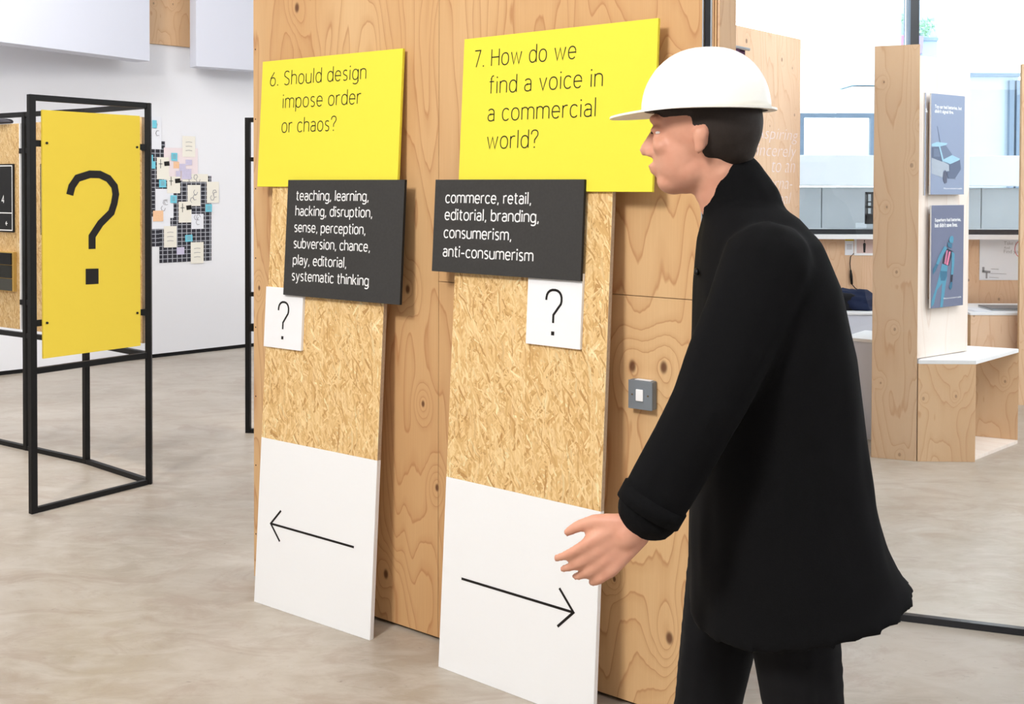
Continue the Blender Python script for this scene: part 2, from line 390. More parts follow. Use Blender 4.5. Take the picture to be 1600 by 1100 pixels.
G["'"] = (.05, [[(.03, 1.4), (.03, 1.1)]])
def text_width(txt, gap=.23, sp=.36):
    x = 0
    for c in txt: x += sp+gap*.3 if c == ' ' else G[c][0]+gap
    return x-gap
def write(mb, txt, u0, v0, width, xh, stroke, y, gap=.23, slope=0.0, dotk=1.25):
    k = width/text_width(txt, gap); x = u0
    for c in txt:
        if c == ' ': x += (.36+gap*.3)*k; continue
        wd, strokes = G[c]
        for st in strokes:
            if isinstance(st, str):
                a, b = map(float, st[4:].split(',')); q = stroke*dotk/2; cx, cz = x+a*k, v0+b*xh
                mb.quad([(cx-q, y, cz-q), (cx+q, y, cz-q), (cx+q, y, cz+q), (cx-q, y, cz+q)])
            else: mb.ribbon([(x+a*k, v0+b*xh+slope*(x+a*k-u0)) for a, b in st], stroke, y)
        x += (wd+gap)*k
def bfont(name, txt, mat, parent, M_, size=.02, width=None, weight=0.0, height=None, shear=0, align='LEFT'):
    cu = bpy.data.curves.new('tmp', 'FONT'); cu.body = txt; cu.size = size; cu.offset = weight; cu.shear = shear; cu.align_x = align; cu.resolution_u = 3
    t = bpy.data.objects.new('tmp', cu); COL.objects.link(t)
    dg = bpy.context.evaluated_depsgraph_get(); me = bpy.data.meshes.new_from_object(t.evaluated_get(dg)); me.name = name
    bpy.data.objects.remove(t); bpy.data.curves.remove(cu)
    xs = [v.co.x for v in me.vertices]; ys = [v.co.y for v in me.vertices]
    x0, x1, y0, y1 = min(xs), max(xs), min(ys), max(ys)
    kx = width/(x1-x0) if width else 1; ky = height/(y1-y0) if height else kx
    for v in me.vertices: v.co = ((v.co.x-x0)*kx, 0, (v.co.y-(y0 if height else 0))*ky)
    me.materials.clear(); me.materials.append(mat); me.flip_normals() if False else None
    o = bpy.data.objects.new(name, me); COL.objects.link(o); o.parent = parent; o.matrix_local = M_; o['kind'] = 'stuff'
    return o

# ================================================================== THE SETTING
MB().quad([(-9, -4, 0), (9, -4, 0), (9, 9.0, 0), (3, 13, 0), (-9, 13, 0)]).obj('floor', M['floor'], kind='structure')
MB().box(-9, 9, -4, 13, 4.6, 4.7).obj('ceiling', M['wall'], kind='structure')
# back wall on the left, running away to the right
wl, _ = between(ground(0, 587), ground(395, 542))
leftwall = MB().box(-4.5, 5.2, 0, .2, .035, 4.6).obj('wall_left', M['wall'], M=wl.mat(), kind='structure')
MB().box(-4.5, 5.2, .012, .19, 0, .035).obj('baseboard_left', M['black'], M=wl.mat(), kind='structure')
# wall that closes the room between it and the windows (behind the partition)
e = wl.mat() @ Vector((5.2, .1, 0))
MB().box(min(e.x, 1.1)-.1, 1.1, 10.6, 10.8, 0, 4.6).obj('wall_back', M['wall'], kind='structure')
MB().box(-9.1, -9, -4, 13, 0, 4.6).obj('wall_far_left', M['wall'], kind='structure')
MB().box(-9, 9, -4.1, -4, 0, 4.6).obj('wall_behind', M['wall'], kind='structure')

# ---- the plywood partition
part = empty('wall_middle', wallF.mat(), 'tall pine plywood partition the signboards lean on', kind='structure')
uR = wallF.uv(1098, 300).x; uJ = wallF.uv(685, 600).x; zS = wallF.uv(688, 440).y
TH = .11; TOP = 3.05
MB().box(.0, uR, .018, TH, .0, TOP).obj('partition_core', M['black'], part)  # painted black to draw the shadow line in the gap below the sheets
for (a, b, c, d) in [(0, uJ-.0008, .012, TOP), (uJ+.0008, uR, .012, zS-.001), (uJ+.0008, uR, zS+.001, TOP)]:
    MB().box(a, b, 0, .018, c, d, 0, 1).obj('plywood_panel', [M['ply'], M['ply_edge']], part, bevel=.0008)
# pairs of screw heads along the left edge and the right joint
for k in range(11):
    for du in (.006,):
        z = .18+k*.27
        for uu in (.012,):
            MB().prism([(uu+.003*cos(a*pi/4), z+.003*sin(a*pi/4)) for a in range(8)], -.0006, .001).obj('screw', M['ink'], part)
# metal channel and timber post at its right end
u1 = wallF.uv(1109, 300).x
MB().box(uR, u1, .006, TH, 0, TOP).obj('trim_1', M['channel'], M=wallF.mat(), kind='structure')
MB().box(u1, u1+.004, -.002, TH, 0, TOP).obj('trim_2', M['silver'], M=wallF.mat(), kind='structure')
MB().box(uR-.004, uR, -.002, .02, 0, TOP).obj('trim_3', M['silver'], M=wallF.mat(), kind='structure')
u2 = wallF.uv(1128, 300, -.02).x
post = empty('wall_right', wallF.mat(u1+.004), 'laminated end post of the plywood partition', kind='structure')
ww = u2-u1-.004
for i in range(5):
    MB().box(ww*i/5+.0006, ww*(i+1)/5-.0006, .004 if i % 2 else 0, TH-.002, .0, TOP).obj('plank', [M['ply_pale2'], M['ply_far'], M['ply_edge'], M['ply']][(i*3) % 4], post, bevel=.0008)

# ---- glass screen behind the partition: rail on the floor, pane, upright
gA, gB = ground(1380, 965), ground(1600, 992)
gdir = (gB-gA).normalized(); g0 = gA-gdir*.62
gf = Frame(g0, gdir)
gs = empty('glass_screen', gf.mat(), 'full height clear glass screen on dark floor rail behind the visitor', 'glass partition')
MB().box(0, 3.4, -.014, .014, 0, .024).obj('floor_rail', M['channel'], gs, bevel=.002)
MB().box(-.02, .012, -.016, .016, 0, 3.6).obj('upright', M['channel'], gs)
MB().box(0, 3.4, -.014, .014, 3.56, 3.6).obj('head_rail', M['channel'], gs)
MB().box(.01, 3.4, -.004, .004, .022, 3.57).obj('pane', M['glass'], gs)

# ---- window wall at the right rear
YW = 8.35
MB().box(1.0, 7.2, YW, YW+.2, 0, 1.14).obj('wall_window', M['wall'], kind='structure')
MB().box(7.2, 9.0, YW, YW+.2, 0, 4.6).obj('wall_window_right', M['wall'], kind='structure')
MB().box(1.0, 1.1, YW+.2, 10.6, 0, 4.6).obj('wall_return', M['wall'], kind='structure')
MB().box(9.0, 9.1, -4, 9, 0, 3.2).obj('unseen_wall_right', M['wall'], kind='structure')  # out of view; height set to hold back light from the right
MB().box(1.0, 7.2, YW-.12, YW+.24, 1.14, 1.175).obj('trim_4', M['white'], kind='structure')
MB().box(1.0, 7.2, YW-.05, YW+.2, 1.175, 1.215).obj('trim_5', M['channel'], kind='structure')
lining = empty('wall_lining', T(1.0, YW-.02, 0), 'plywood lining under the window sill', kind='structure')
for i in range(5):
    MB().box(i*1.24+.001, i*1.24+1.239, 0, .018, .05, 1.138, 0, 1).obj('plywood_panel', [M['ply_far'], M['ply_edge']], lining, bevel=.001)
# window_1: glazing with dark mullions
def mull(px): return 0 + (px-800)/FPX*(YW+.1)
w1 = empty('window_1', T(0, YW+.1, 0), kind='structure')
for px, wd in ((1424, .07),):
    MB().box(mull(px)-wd/2, mull(px)+wd/2, -.04, .04, 1.215, 4.6).obj('mullion', M['channel'], w1)
    MB().box(mull(px)-wd/2-.02, mull(px)-wd/2-.004, -.05, .05, 1.215, 4.6).obj('mullion', M['blue_frame'], w1)
edges = [1.1, mull(1424)-.06, 7.2]
for a, b in ((1.1, mull(1424)-.06), (mull(1424)+.04, 7.2)):
    MB().box(a, b, -.006, .006, 1.215, 4.6).obj('pane', M['glass'], w1)
MB().box(1.0, 7.2, -.04, .04, 4.52, 4.6).obj('head_frame', M['channel'], w1)

# ---- outside: paved court, low concrete wall, pale building, blue-framed glazing
MB().box(-4, 30, 9.0, 40, -.12, -.02).obj('pavement', M['out_concrete'], kind='structure')
def at(px, py, Y):
    d = ray(px, py); return CAM+d*(Y/d.y)
def rect_px(px0, px1, py0, py1, Y):
    a = at(px0, py1, Y); b = at(px1, py0, Y); return a.x, b.x, max(a.z, -.02), b.z
def outthing(name, label, cat, px0, px1, py0, py1, Y, dep, mat):
    x0, x1, z0, z1 = rect_px(px0, px1, py0, py1, Y)
    t = empty(name, T((x0+x1)/2, Y, z0), label, cat); hw = (x1-x0)/2
    return t, hw, z1-z0
# low wall of boarded concrete slabs
x0, x1, z0, z1 = rect_px(1200, 1700, 294, 420, 11)
lw = empty('low_wall', T(x0, 11, -.02), 'grey boarded concrete wall outside below the white ledge', 'wall')
for i in range(6):
    wd = (x1-x0)/6
    MB().box(i*wd+.004, (i+1)*wd-.004, 0, .2, 0, z1+.02).obj('slab', M['out_concrete'], lw, bevel=.006)
x0, x1, z0, z1 = rect_px(1200, 1700, 244, 290, 11)
bl = empty('ledge', T(x0, 10.9, z0), 'thick white ledge capping the concrete wall outside', 'ledge')
MB().box(0, x1-x0, 0, 1.2, .001, z1-z0).obj('coping', M['facade_white'], bl, bevel=.01)
# glazed balustrade frame left
def glazed(px0, px1, py0, py1, Y, label, n=1, fr=.05, mat='blue_frame'):
    x0, x1, z0, z1 = rect_px(px0, px1, py0, py1, Y)
    t = empty('glazed_screen', T(x0, Y, z0), label, 'glazing')
    for i in range(n+1):
        u = (x1-x0)*i/n
        MB().box(u-fr/2, u+fr/2, 0, .06, 0, z1-z0).obj('post', M[mat], t)
    MB().box(fr/2, (x1-x0)-fr/2, .0, .06, z1-z0-fr, z1-z0).obj('rail', M[mat], t)
    MB().box(fr/2, (x1-x0)-fr/2, .025, .035, 0, z1-z0-fr).obj('pane', M['facade'] if n > 1 else M['glass'], t)
glazed(1253, 1364, 177, 245, 12.1, 'blue-grey framed glass balustrade standing on the ledge outside')
# pale building behind
x0, x1, z0, z1 = rect_px(1329, 1412, -300, 300, 17)
b1 = empty('pillar', T(x0, 17, -.02), 'broad pale blue concrete pillar outside the window', 'pillar')
for i in range(6):
    MB().box(0, x1-x0, 0, .8, i*1.6+.01, (i+1)*1.6-.01).obj('block', M['facade'], b1, bevel=.02)
x0, x1, z0, z1 = rect_px(1505, 1592, 118, 345, 14)
b2 = empty('facade', T(x0, 14, -.02), 'pale blue cladding wall with a tall window frame outside at right', 'building')
MB().box(0, x1-x0, 0, .3, 0, z1).obj('cladding', M['facade'], b2)
MB().box(-.02, x1-x0, -.05, .34, z1, z1+.05).obj('coping', M['blue_frame'], b2)
for k in (.84, .97):
    MB().box((x1-x0)*k-.03, (x1-x0)*k+.03, -.06, 0, .3, z1-.05).obj('window_frame', M['blue_frame'], b2)
# distant green shrubs and red boxes seen high in the window
x0, x1, z0, z1 = rect_px(1394, 1466, -60, 92, 19)
b3 = empty('glass_tower', T(x0, 19, -.02), 'blue glazed stairwell outside beside the dark mullion', 'building')
MB().box(0, x1-x0, 0, 2, 0, z1+2.5).obj('glazing', paint('blue_glazing', srgb(150, 176, 196), .15, .12, 1.2, .5), b3)
for k in range(3):
    MB().box(0, x1-x0, -.05, 0, z1-1.4+k*1.5, z1-1.34+k*1.5).obj('transom', M['blue_frame'], b3)
random.seed(3)
for (px0, px1, py0, py1, label) in [(1404, 1414, 22, 40, 'small green plant outside left of the dark mullion'), (1432, 1462, 28, 56, 'rounded green shrub outside right of the dark mullion')]:
    x0, x1, z0, z1 = rect_px(px0, px1, py0, py1, 18.6)
    mb = MB()
    for _ in range(240):
        u, v, t_ = random.random(), random.random(), random.uniform(0, .3)
        if (u-.5)**2+(v-.5)**2 > .25: continue
        c = Vector((u*(x1-x0), t_, v*(z1-z0))); r = .05
        q = [c+Vector((random.uniform(-r, r), random.uniform(-r, r), random.uniform(-r, r))) for _ in range(3)]; mb.quad(q)
    bs = empty('shrub', T(x0, 18.6, z0), label, 'plant')
    MB().box((x1-x0)*.45, (x1-x0)*.55, .2, .26, -z0-.02, (z1-z0)*.5).obj('stem', M['blue_frame'], bs)
    tag(mb.obj('foliage', paint('pale_leaf', srgb(150, 190, 160), .8, .2, 3), bs), kind='stuff')
for (px0, px1, py0, py1, label) in [(1404, 1413, 55, 72, 'pink planter outside left of the dark mullion'), (1428, 1444, 56, 84, 'mauve planter outside under the rounded shrub')]:
    x0, x1, z0, z1 = rect_px(px0, px1, py0, py1, 18.2)
    pl = empty('planter', T(x0, 18.2, z0), label, 'planter')
    MB().prism([(.02, 0), (x1-x0-.02, 0), (x1-x0, z1-z0), (0, z1-z0)], 0, .3).obj('tub', paint('planter_paint', srgb(226, 120, 150) if px0 < 1410 else srgb(140, 130, 170), .7), pl, bevel=.01)
    MB().box((x1-x0)*.3, (x1-x0)*.7, .1, .3, -z0-.02, -.001).obj('pedestal', M['blue_frame'], pl)
# black perforated bracket in the window, lamp post
x0, x1, z0, z1 = rect_px(1354, 1366, 300, 350, 9.3)
br = empty('perforated_bracket', T(x0, 9.3, z0), 'black perforated metal bracket standing just outside the sill', 'bracket')
hgt = z1-z0; wd = x1-x0
for a, b, c, d in [(0, .012, 0, hgt), (wd-.012, wd, 0, hgt), (0, wd, 0, .09), (0, wd, hgt-.02, hgt), (0, wd, .14, .16), (0, wd, .19, .2)]:
    MB().box(a, b, 0, .05, c, d).obj('plate', M['black'], br)
MB().box(0, wd, 0, .3, -z0-.02, 0).obj('stand', M['out_concrete'], br)

# ================================================================== SIGNBOARDS
def card_qmark(pxl, pxr, pyt, pyb, F, off, mb, stroke):
    a = F.uv(pxl, pyb, off); b = F.uv(pxr, pyt, off)
    k = b.x-a.x; h = (b.y-a.y)/1.43
    write(mb, '?', a.x+stroke*.3, a.y+stroke*.5, k-stroke*.6, h, stroke, -off, dotk=1.55)
def rect_uv(F, pts, off):
    q = [F.uv(x, y, off) for x, y in pts]      # TL TR BR BL
    return (q[0].x+q[3].x)/2, (q[1].x+q[2].x)/2, (q[3].y+q[2].y)/2, (q[0].y+q[1].y)/2
def signboard(idx, A, B, label, base_split, yel, gry, card, ylines, glines, qm, arrow, yst, gst, gxh):
    F, L = between(A, B, .060)
    t = empty('signboard', F.mat(), label, 'sign')
    hs = base_split
    ed = [M['osb'], M['osb_edge']]
    o = MB().box(0, L, 0, .018, hs, 1.80, 0, 1).obj('strand_board', ed, t, bevel=.0012)
    MB().box(0, L, -.0006, .018, 0, hs, 0, 0).obj('white_base', M['white_osb'], t, bevel=.0012)['label'] = 'white painted foot of the board'
    mb = MB(); off = .0012
    for st in arrow: mb.ribbon([F.uv(x, y, off) for x, y in st], .0078, -off)
    tag(mb.obj('arrow', M['ink'], t), 'thin black arrow pointing '+('left' if idx == 6 else 'right'))
    th = .012
    x0, x1, z0, z1 = rect_uv(F, yel, th)
    yo = MB().box(x0, x1, -th, -.0002, z0, z1).obj('yellow_panel', M['yellow'], t, bevel=.0008); yo['label'] = 'bright yellow panel with thin black question'
    mb = MB(); off = th+.0006
    for txt, (ax, ay), (bx, by), xh in ylines:
        a = F.uv(ax, ay, off); b = F.uv(bx, by, off); write(mb, txt, a.x+yst/2, (a.y+b.y)/2+yst/2, b.x-a.x-yst, xh-yst*.6, yst, -off)
    mb.obj('lettering', M['ink'], yo)
    x0, x1, z0, z1 = rect_uv(F, card, th)
    co = MB().box(x0, x1, -th, -.0002, z0, z1).obj('white_card', M['white'], t, bevel=.0008); co['label'] = 'small white card with black question mark'
    mb = MB(); card_qmark(*qm, F, th+.0006, mb, .0075); mb.obj('question_mark', M['ink'], co)
    x0, x1, z0, z1 = rect_uv(F, gry, 2*th)
    go = MB().box(x0, x1, -2*th, -th-.0002, z0, z1, 0, 1).obj('grey_panel', [M['grey_sign'], M['grey_edge']], t, bevel=.0008); go['label'] = 'charcoal panel with white word list'
    mb = MB(); off = 2*th+.0006
    for txt, (ax, ay), (bx, by) in glines:
        a = F.uv(ax, ay, off); b = F.uv(bx, by, off); write(mb, txt, a.x+gst/2, (a.y+b.y)/2, b.x-a.x-gst, gxh, gst, -off, gap=.21)
    mb.obj('lettering', M['white_ink'], go)
    return F
b6 = signboard(6, ground(397, 940), ground(578, 1001), 'leaning strand board with yellow panel numbered 6 and left arrow', .606,
    [(411, 97), (629, 75), (621.5, 284), (401, 299)], [(450.5, 281), (632, 281), (625, 475), (442, 462)], [(415, 450), (474, 450), (470, 548), (412.5, 541.5)],
    [('6. Should design', (421.6, 136), (572, 122.8), .0385), ('impose order', (441, 171), (563.5, 161.5), .0385), ('or chaos?', (439.5, 209), (525, 203.5), .0385)],
    [('teaching, learning,', (462.5, 312.2), (576, 314.5)), ('hacking, disruption,', (461.2, 336.2), (581.6, 340)), ('sense, perception,', (459.3, 362), (571, 366)),
     ('subversion, chance,', (458.3, 387), (578, 393)), ('play, editorial,', (457.2, 413), (541, 418)), ('systematic thinking', (455.4, 438), (576, 446))],
    (432.5, 452, 474, 529.5), [[(553, 855), (423, 818)], [(439, 798), (423, 818), (437, 846)]], .0036, .0042, .0245)
b7 = signboard(7, ground(685, 1041.7), ground(926.5, 1133), 'leaning strand board with yellow panel numbered 7 and right arrow', .606,
    [(724.5, 59.5), (1027, 30.5), (1020.5, 299), (717, 299)], [(680.5, 280), (913, 281), (907, 440), (674.5, 423)], [(825.5, 420), (910.5, 430), (906, 546.5), (821.5, 536.5)],
    [('7. How do we', (740.8, 105), (900, 93.5), .040), ('find a voice in', (764, 146.7), (941.5, 136), .040), ('a commercial', (761.6, 190), (931, 183), .040), ('world?', (760.3, 233.5), (840.5, 231), .040)],
    [('commerce, retail,', (695.6, 316.8), (830, 318.5)), ('editorial, branding,', (694.5, 343), (842, 347.5)), ('consumerism,', (693, 371.5), (799, 375)), ('anti-consumerism', (691.6, 400.5), (833.2, 408))],
    (850.5, 879, 455.5, 523), [[(721, 904), (896, 957)], [(874, 919), (896, 957), (871, 979)]], .0036, .0042, .0245)

# ---- metal-clad light switch
a = wallF.uv(981.4, 640, .03); b = wallF.uv(1019, 597, .03)
w_ = b.x-a.x; c = wallF.uv(1000, 595, .03).y; d = wallF.uv(1000, 640, .03).y
sw = empty('light_switch', wallF.mat((a.x+b.x)/2, 0, d), 'grey metal light switch box with white rocker on the plywood', 'switch')
hw, hh = w_/2, c-d
MB().box(-hw, hw, -.027, 0, 0, hh).obj('back_box', paint('grey_hammered_metal', srgb(118, 126, 132), .45, .08, 200, .5, bump=.15, metal=.2), sw, bevel=.004)
MB().box(-hw, hw, -.030, -.0275, 0, hh).obj('front_plate', paint('grey_plate', srgb(128, 136, 144), .4, .05, 200, .5, metal=.2), sw, bevel=.0012)
MB().prism([(-.012, hh/2-.017), (.012, hh/2-.017), (.012, hh/2+.017), (-.012, hh/2+.017)], -.036, -.0302).obj('rocker', M['white'], sw, bevel=.002)
for s_ in (-1, 1):
    MB().prism([(s_*.026+.0028*cos(k*pi/4), hh/2+.0028*sin(k*pi/4)) for k in range(8)], -.0312, -.0301).obj('screw', paint('brass_screw', srgb(120, 100, 70), .4, metal=.6), sw)
MB().box(-hw*.55, hw*.75, -.024, -.004, hh+.0002, hh+.0012).obj('paper_tag', M['paper'], sw)

# ================================================================== THE VISITOR
SPH = {}
def sphere(sub):
    if sub not in SPH:
        bm = bmesh.new(); bmesh.ops.create_icosphere(bm, subdivisions=sub, radius=1); bm.verts.index_update()
        SPH[sub] = ([v.co.copy() for v in bm.verts], [tuple(v.index for v in f.verts) for f in bm.faces]); bm.free()
    return SPH[sub]
def bake(name, parts, mat, parent, voxel, smooth_it=4, disp=None, M_=None):
    """closed primitives fused into one continuous surface"""
    V_, F_ = [], []
    def ball(sub, f):
        sv, sf = sphere(sub); n0 = len(V_); V_.extend([f(v) for v in sv]); F_.extend([tuple(n0+i for i in q) for q in sf])
    for p in parts:
        if p[0] == 'ell':
            _, c, r, R_ = p; c = Vector(c)
            ball(3, lambda v: c+(R_ @ Vector((v[0]*r[0], v[1]*r[1], v[2]*r[2]))))
        elif p[0] == 'limb':
            _, pts, rs = p
            P = [Vector(q) for q in pts]
            for i in range(len(P)-1):
                n_ = max(2, int((P[i+1]-P[i]).length/.4/min(rs[i], rs[i+1])))
                for k in range(n_+1):
                    t_ = k/n_; c = P[i].lerp(P[i+1], t_); rr = rs[i]*(1-t_)+rs[i+1]*t_
                    ball(2, lambda v: c+Vector(v)*rr)
        elif p[0] == 'loft':
            rings = p[1]; n_ = len(rings[0]); n0 = len(V_)
            for r in rings: V_.extend([Vector(q) for q in r])
            for j in range(len(rings)-1):
                for k in range(n_):
                    k2 = (k+1) % n_; F_.append((n0+j*n_+k, n0+j*n_+k2, n0+(j+1)*n_+k2, n0+(j+1)*n_+k))
            F_.append(tuple(n0+k for k in reversed(range(n_)))); F_.append(tuple(n0+(len(rings)-1)*n_+k for k in range(n_)))
    me = bpy.data.meshes.new(name); me.from_pydata([tuple(v) for v in V_], [], F_); me.update()
    o = bpy.data.objects.new('tmp', me); COL.objects.link(o)
    r = o.modifiers.new('r', 'REMESH'); r.mode = 'VOXEL'; r.voxel_size = voxel
    s_ = o.modifiers.new('s', 'SMOOTH'); s_.iterations = smooth_it; s_.factor = .5
    me2 = bpy.data.meshes.new_from_object(o.evaluated_get(bpy.context.evaluated_depsgraph_get())); me2.name = name
    bpy.data.objects.remove(o)
    if disp:
        for v in me2.vertices: v.co += v.normal*disp(v.co)
    me2.materials.clear(); me2.materials.append(mat)
    for q in me2.polygons: q.use_smooth = True
    ob = bpy.data.objects.new(name, me2); COL.objects.link(ob); ob.parent = parent
    ob.matrix_local = M_ if M_ is not None else ID()
    return ob
base = Vector((.46, 1.95, 0))
per = empty('person', T(*base), 'person in a long black coat and white hard hat walking left past the partition', 'person')
IP = T(*(-base))
I3 = Matrix.Identity(3)
fa = radians(22)
Rh = Matrix(((-cos(fa), -sin(fa), 0), (sin(fa), -cos(fa), 0), (0, 0, 1)))      # head: local x = where the face looks
Rh = Matrix.Rotation(0, 3, 'Z') @ Rh
hc = Vector((.350, 1.95, 1.660))
def h(x, y, z): return hc + Rh @ Vector((x, y, z))
body = []
E_ = lambda c, r: body.append(('ell', h(*c), r, Rh))
E_((-.012, 0, .0), (.097, .075, .098)); E_((.030, 0, -.055), (.060, .060, .078)); E_((.052, 0, -.108), (.032, .036, .026)); E_((.015, 0, -.085), (.055, .056, .045))
E_((.078, 0, .006), (.018, .052, .012)); E_((.088, 0, -.080), (.012, .024, .0065)); E_((.086, 0, -.091), (.011, .021, .006))
for s_ in (-1, 1):
    E_((.062, s_*.036, -.045), (.022, .022, .018)); E_((-.012, s_*.078, -.038), (.012, .007, .024)); E_((-.014, s_*.082, -.026), (.015, .005, .014)); E_((.079, s_*.031, -.0135), (.011, .015, .0055)); E_((.077, s_*.031, -.031), (.009, .013, .005)); E_((.094, s_*.012, -.058), (.010, .008, .007))
body.append(('limb', [h(.084, 0, -.010), h(.106, 0, -.050)], [.009, .0125]))
body.append(('limb', [h(-.02, 0, -.07), (.43, 1.95, 1.45)], [.055, .060]))
# trunk, arms, legs
body.append(('ell', (.46, 1.95, 1.28), (.115, .175, .19), I3)); body.append(('ell', (.465, 1.95, 1.05), (.105, .15, .17), I3)); body.append(('ell', (.47, 1.95, .93), (.115, .165, .11), I3))
sh, el, wr = Vector((.435, 1.80, 1.405)), Vector((.325, 1.745, 1.180)), Vector((.216, 1.745, .982))
body.append(('limb', [sh, el, wr], [.055, .038, .027]))
sh2, el2, wr2 = Vector((.45, 2.10, 1.405)), Vector((.53, 2.17, 1.15)), Vector((.50, 2.19, .90))
body.append(('limb', [sh2, el2, wr2], [.055, .038, .027]))
body.append(('limb', [(.485, 1.865, .90), (.535, 1.86, .50), (.655, 1.86, .13)], [.080, .052, .036]))
body.append(('limb', [(.655, 1.86, .13), (.56, 1.86, .045)], [.036, .030]))
body.append(('limb', [(.445, 2.035, .90), (.378, 2.04, .50), (.300, 2.04, .10)], [.080, .052, .036]))
body.append(('limb', [(.300, 2.04, .10), (.17, 2.04, .055)], [.036, .028]))
def hand(w_, d, s_, n_, curl=1.0):
    """w wrist, d along the hand, s towards the thumb, n away from the back of the hand"""
    d, s_, n_ = d.normalized(), s_.normalized(), n_.normalized()
    body.append(('limb', [w_, w_+d*.03], [.027, .026]))
    for k in (-1.5, -.5, .5, 1.5): body.append(('limb', [w_+d*.015+s_*k*.011, w_+d*.092+s_*k*.0205], [.0165, .0115]))
    for k, L in ((1.5, .068), (.5, .077), (-.5, .072), (-1.5, .056)):
        p0 = w_+d*.092+s_*k*.0205; dd = (d+s_*k*.05).normalized(); c = .22*curl+(.10*(1.5-k)/3)
        p1 = p0+(dd*cos(c)+n_*sin(c))*L*.45; p2 = p1+(dd*cos(c*2.4)+n_*sin(c*2.4))*L*.32; p3 = p2+(dd*cos(c*3.4)+n_*sin(c*3.4))*L*.23
        body.append(('limb', [p0, p1, p2, p3], [.0098, .0088, .0078, .0068]))
    t0 = w_+d*.025+s_*.022; t1 = t0+(d*.75+s_*.62+n_*.2).normalized()*.042; t2 = t1+(d*.92+s_*.30+n_*.25).normalized()*.032; t3 = t2+(d*.98+s_*.08+n_*.3).normalized()*.024
    body.append(('limb', [t0, t1, t2, t3], [.016, .0125, .0105, .008]))
hand(wr, Vector((-.76, .06, -.65)), Vector((-.65, 0, .76)), Vector((0, 1, 0)))
hand(wr2, Vector((.05, 0, -1)), Vector((-1, 0, 0)), Vector((0, -1, 0)), 1.3)
def skinmat():
    n = N('skin', .5, .35); v = n.coords()
    n.color(n.mix(n.noise(v, 30, 3), srgb(222, 168, 142), srgb(204, 142, 118)))
    n.b.inputs['Subsurface Weight'].default_value = .08; n.b.inputs['Subsurface Radius'].default_value = (.02, .008, .005); return n.m
bake('body', body, skinmat(), per, .005, 3, M_=IP)
eye_m = paint('eye_white', srgb(236, 232, 228), .2, .01); iris = paint('dark_iris', srgb(50, 34, 24), .2)
for s_ in (-1, 1):
    e1 = blob('eye', eye_m, per, IP @ Matrix.Translation(h(.0735, s_*.030, -.022)), .0112, .0112, .0095, 0, 0, 2)
    pup = MB(); c = h(.0735+.0106, s_*.031, -.0215)-h(.0735, s_*.030, -.022)
    blob('iris', iris, e1, Matrix.Translation(c), .0045, .0045, .0045, 0, 0, 2)
bake('hair', [('ell', h(-.026, 0, .0), (.086, .0785, .094), Rh), ('ell', h(-.052, 0, -.045), (.048, .056, .045), Rh), ('ell', h(-.002, 0, .03), (.094, .079, .055), Rh)], paint('dark_hair', srgb(44, 36, 32), .7, .3, 200, .3, bump=.4), per, .006, 3, M_=IP)
# hard hat: ribbed shell and peaked brim
hm = paint('white_hat_shell', srgb(246, 244, 236), .35, .01, 3, .5)
ht = MB(); NA, NB_ = 40, 14
hz = .022
for j in range(NB_+1):
    ph = pi/2*j/NB_
    for i in range(NA):
        a = 2*pi*i/NA; cr = cos(ph)**.86; 
        x = -.006+.119*cr*cos(a); y = .100*cr*sin(a); z = hz+.110*sin(ph)
        ridge = .007*exp(-(y/.012)**2)+.005*exp(-((abs(y)-.038)/.010)**2)
        z += ridge*sin(ph)**.5 if j else 0
        q = h(x, y, z); ht.v.append(tuple(q))
for j in range(NB_):
    for i in range(NA):
        i2 = (i+1) % NA
        ht.f.append((j*NA+i, j*NA+i2, (j+1)*NA+i2, (j+1)*NA+i)); ht.m.append(0)
hat = ht.obj('hard_hat', hm, per, IP, smooth=True)
so = hat.modifiers.new('s', 'SOLIDIFY'); so.thickness = .003; so.offset = -1
bp = []
for ring in (0, 1):
    r = []
    for i in range(48):
        a = 2*pi*i/48; c, s2 = cos(a), sin(a)
        ex = .010+.052*max(0, c)**1.5 if ring else -.006
        r.append((-.006+(.119+ex)*c, (.100+(.010+.006*max(0, c) if ring else -.006))*s2, hz-.002-(.012*max(0, c)**2 if ring else 0)))
    bp.append(r)
bb = MB()
for dz in (0, .004):
    for r in bp: bb.v += [tuple(h(x, y, z+dz)) for x, y, z in r]
for i in range(48):
    j = (i+1) % 48
    for f in ((i, j, 48+j, 48+i), (96+i, 144+i, 144+j, 96+j), (48+i, 48+j, 144+j, 144+i), (i, 96+i, 96+j, j)): bb.f.append(f); bb.m.append(0)
bb.obj('brim', hm, hat, smooth=False)
# coat: one garment with sleeves, stand collar and slanting hem
rows = [(1.515, .372, .478, .062, 0), (1.485, .356, .525, .120, 0), (1.445, .348, .556, .175, 0), (1.36, .343, .590, .200, 0), (1.24, .340, .616, .205, 0), (1.10, .339, .634, .200, 0),
        (.98, .338, .652, .205, 0), (.90, .337, .676, .212, .2), (.845, .337, .706, .218, .7), (.825, .336, .728, .226, 1)]
rings = []
for (z, xl, xr, b, sl) in rows:
    cx, a = (xl+xr)/2, (xr-xl)/2; r = []
    dn = max(0, 1.1-z)
    for i in range(56):
        t_ = 2*pi*i/56; f = 1+dn*.07*(cos(5*t_+1)+.6*cos(9*t_+2.2))*abs(sin(t_))**.5
        c, s2 = cos(t_), sin(t_)
        x = cx+a*copysign(abs(c)**.8, c); y = 1.95+b*f*copysign(abs(s2)**.85, s2)
        r.append((x, y, z-sl*.085*(xr-x)/(xr-xl)))
    rings.append(r)
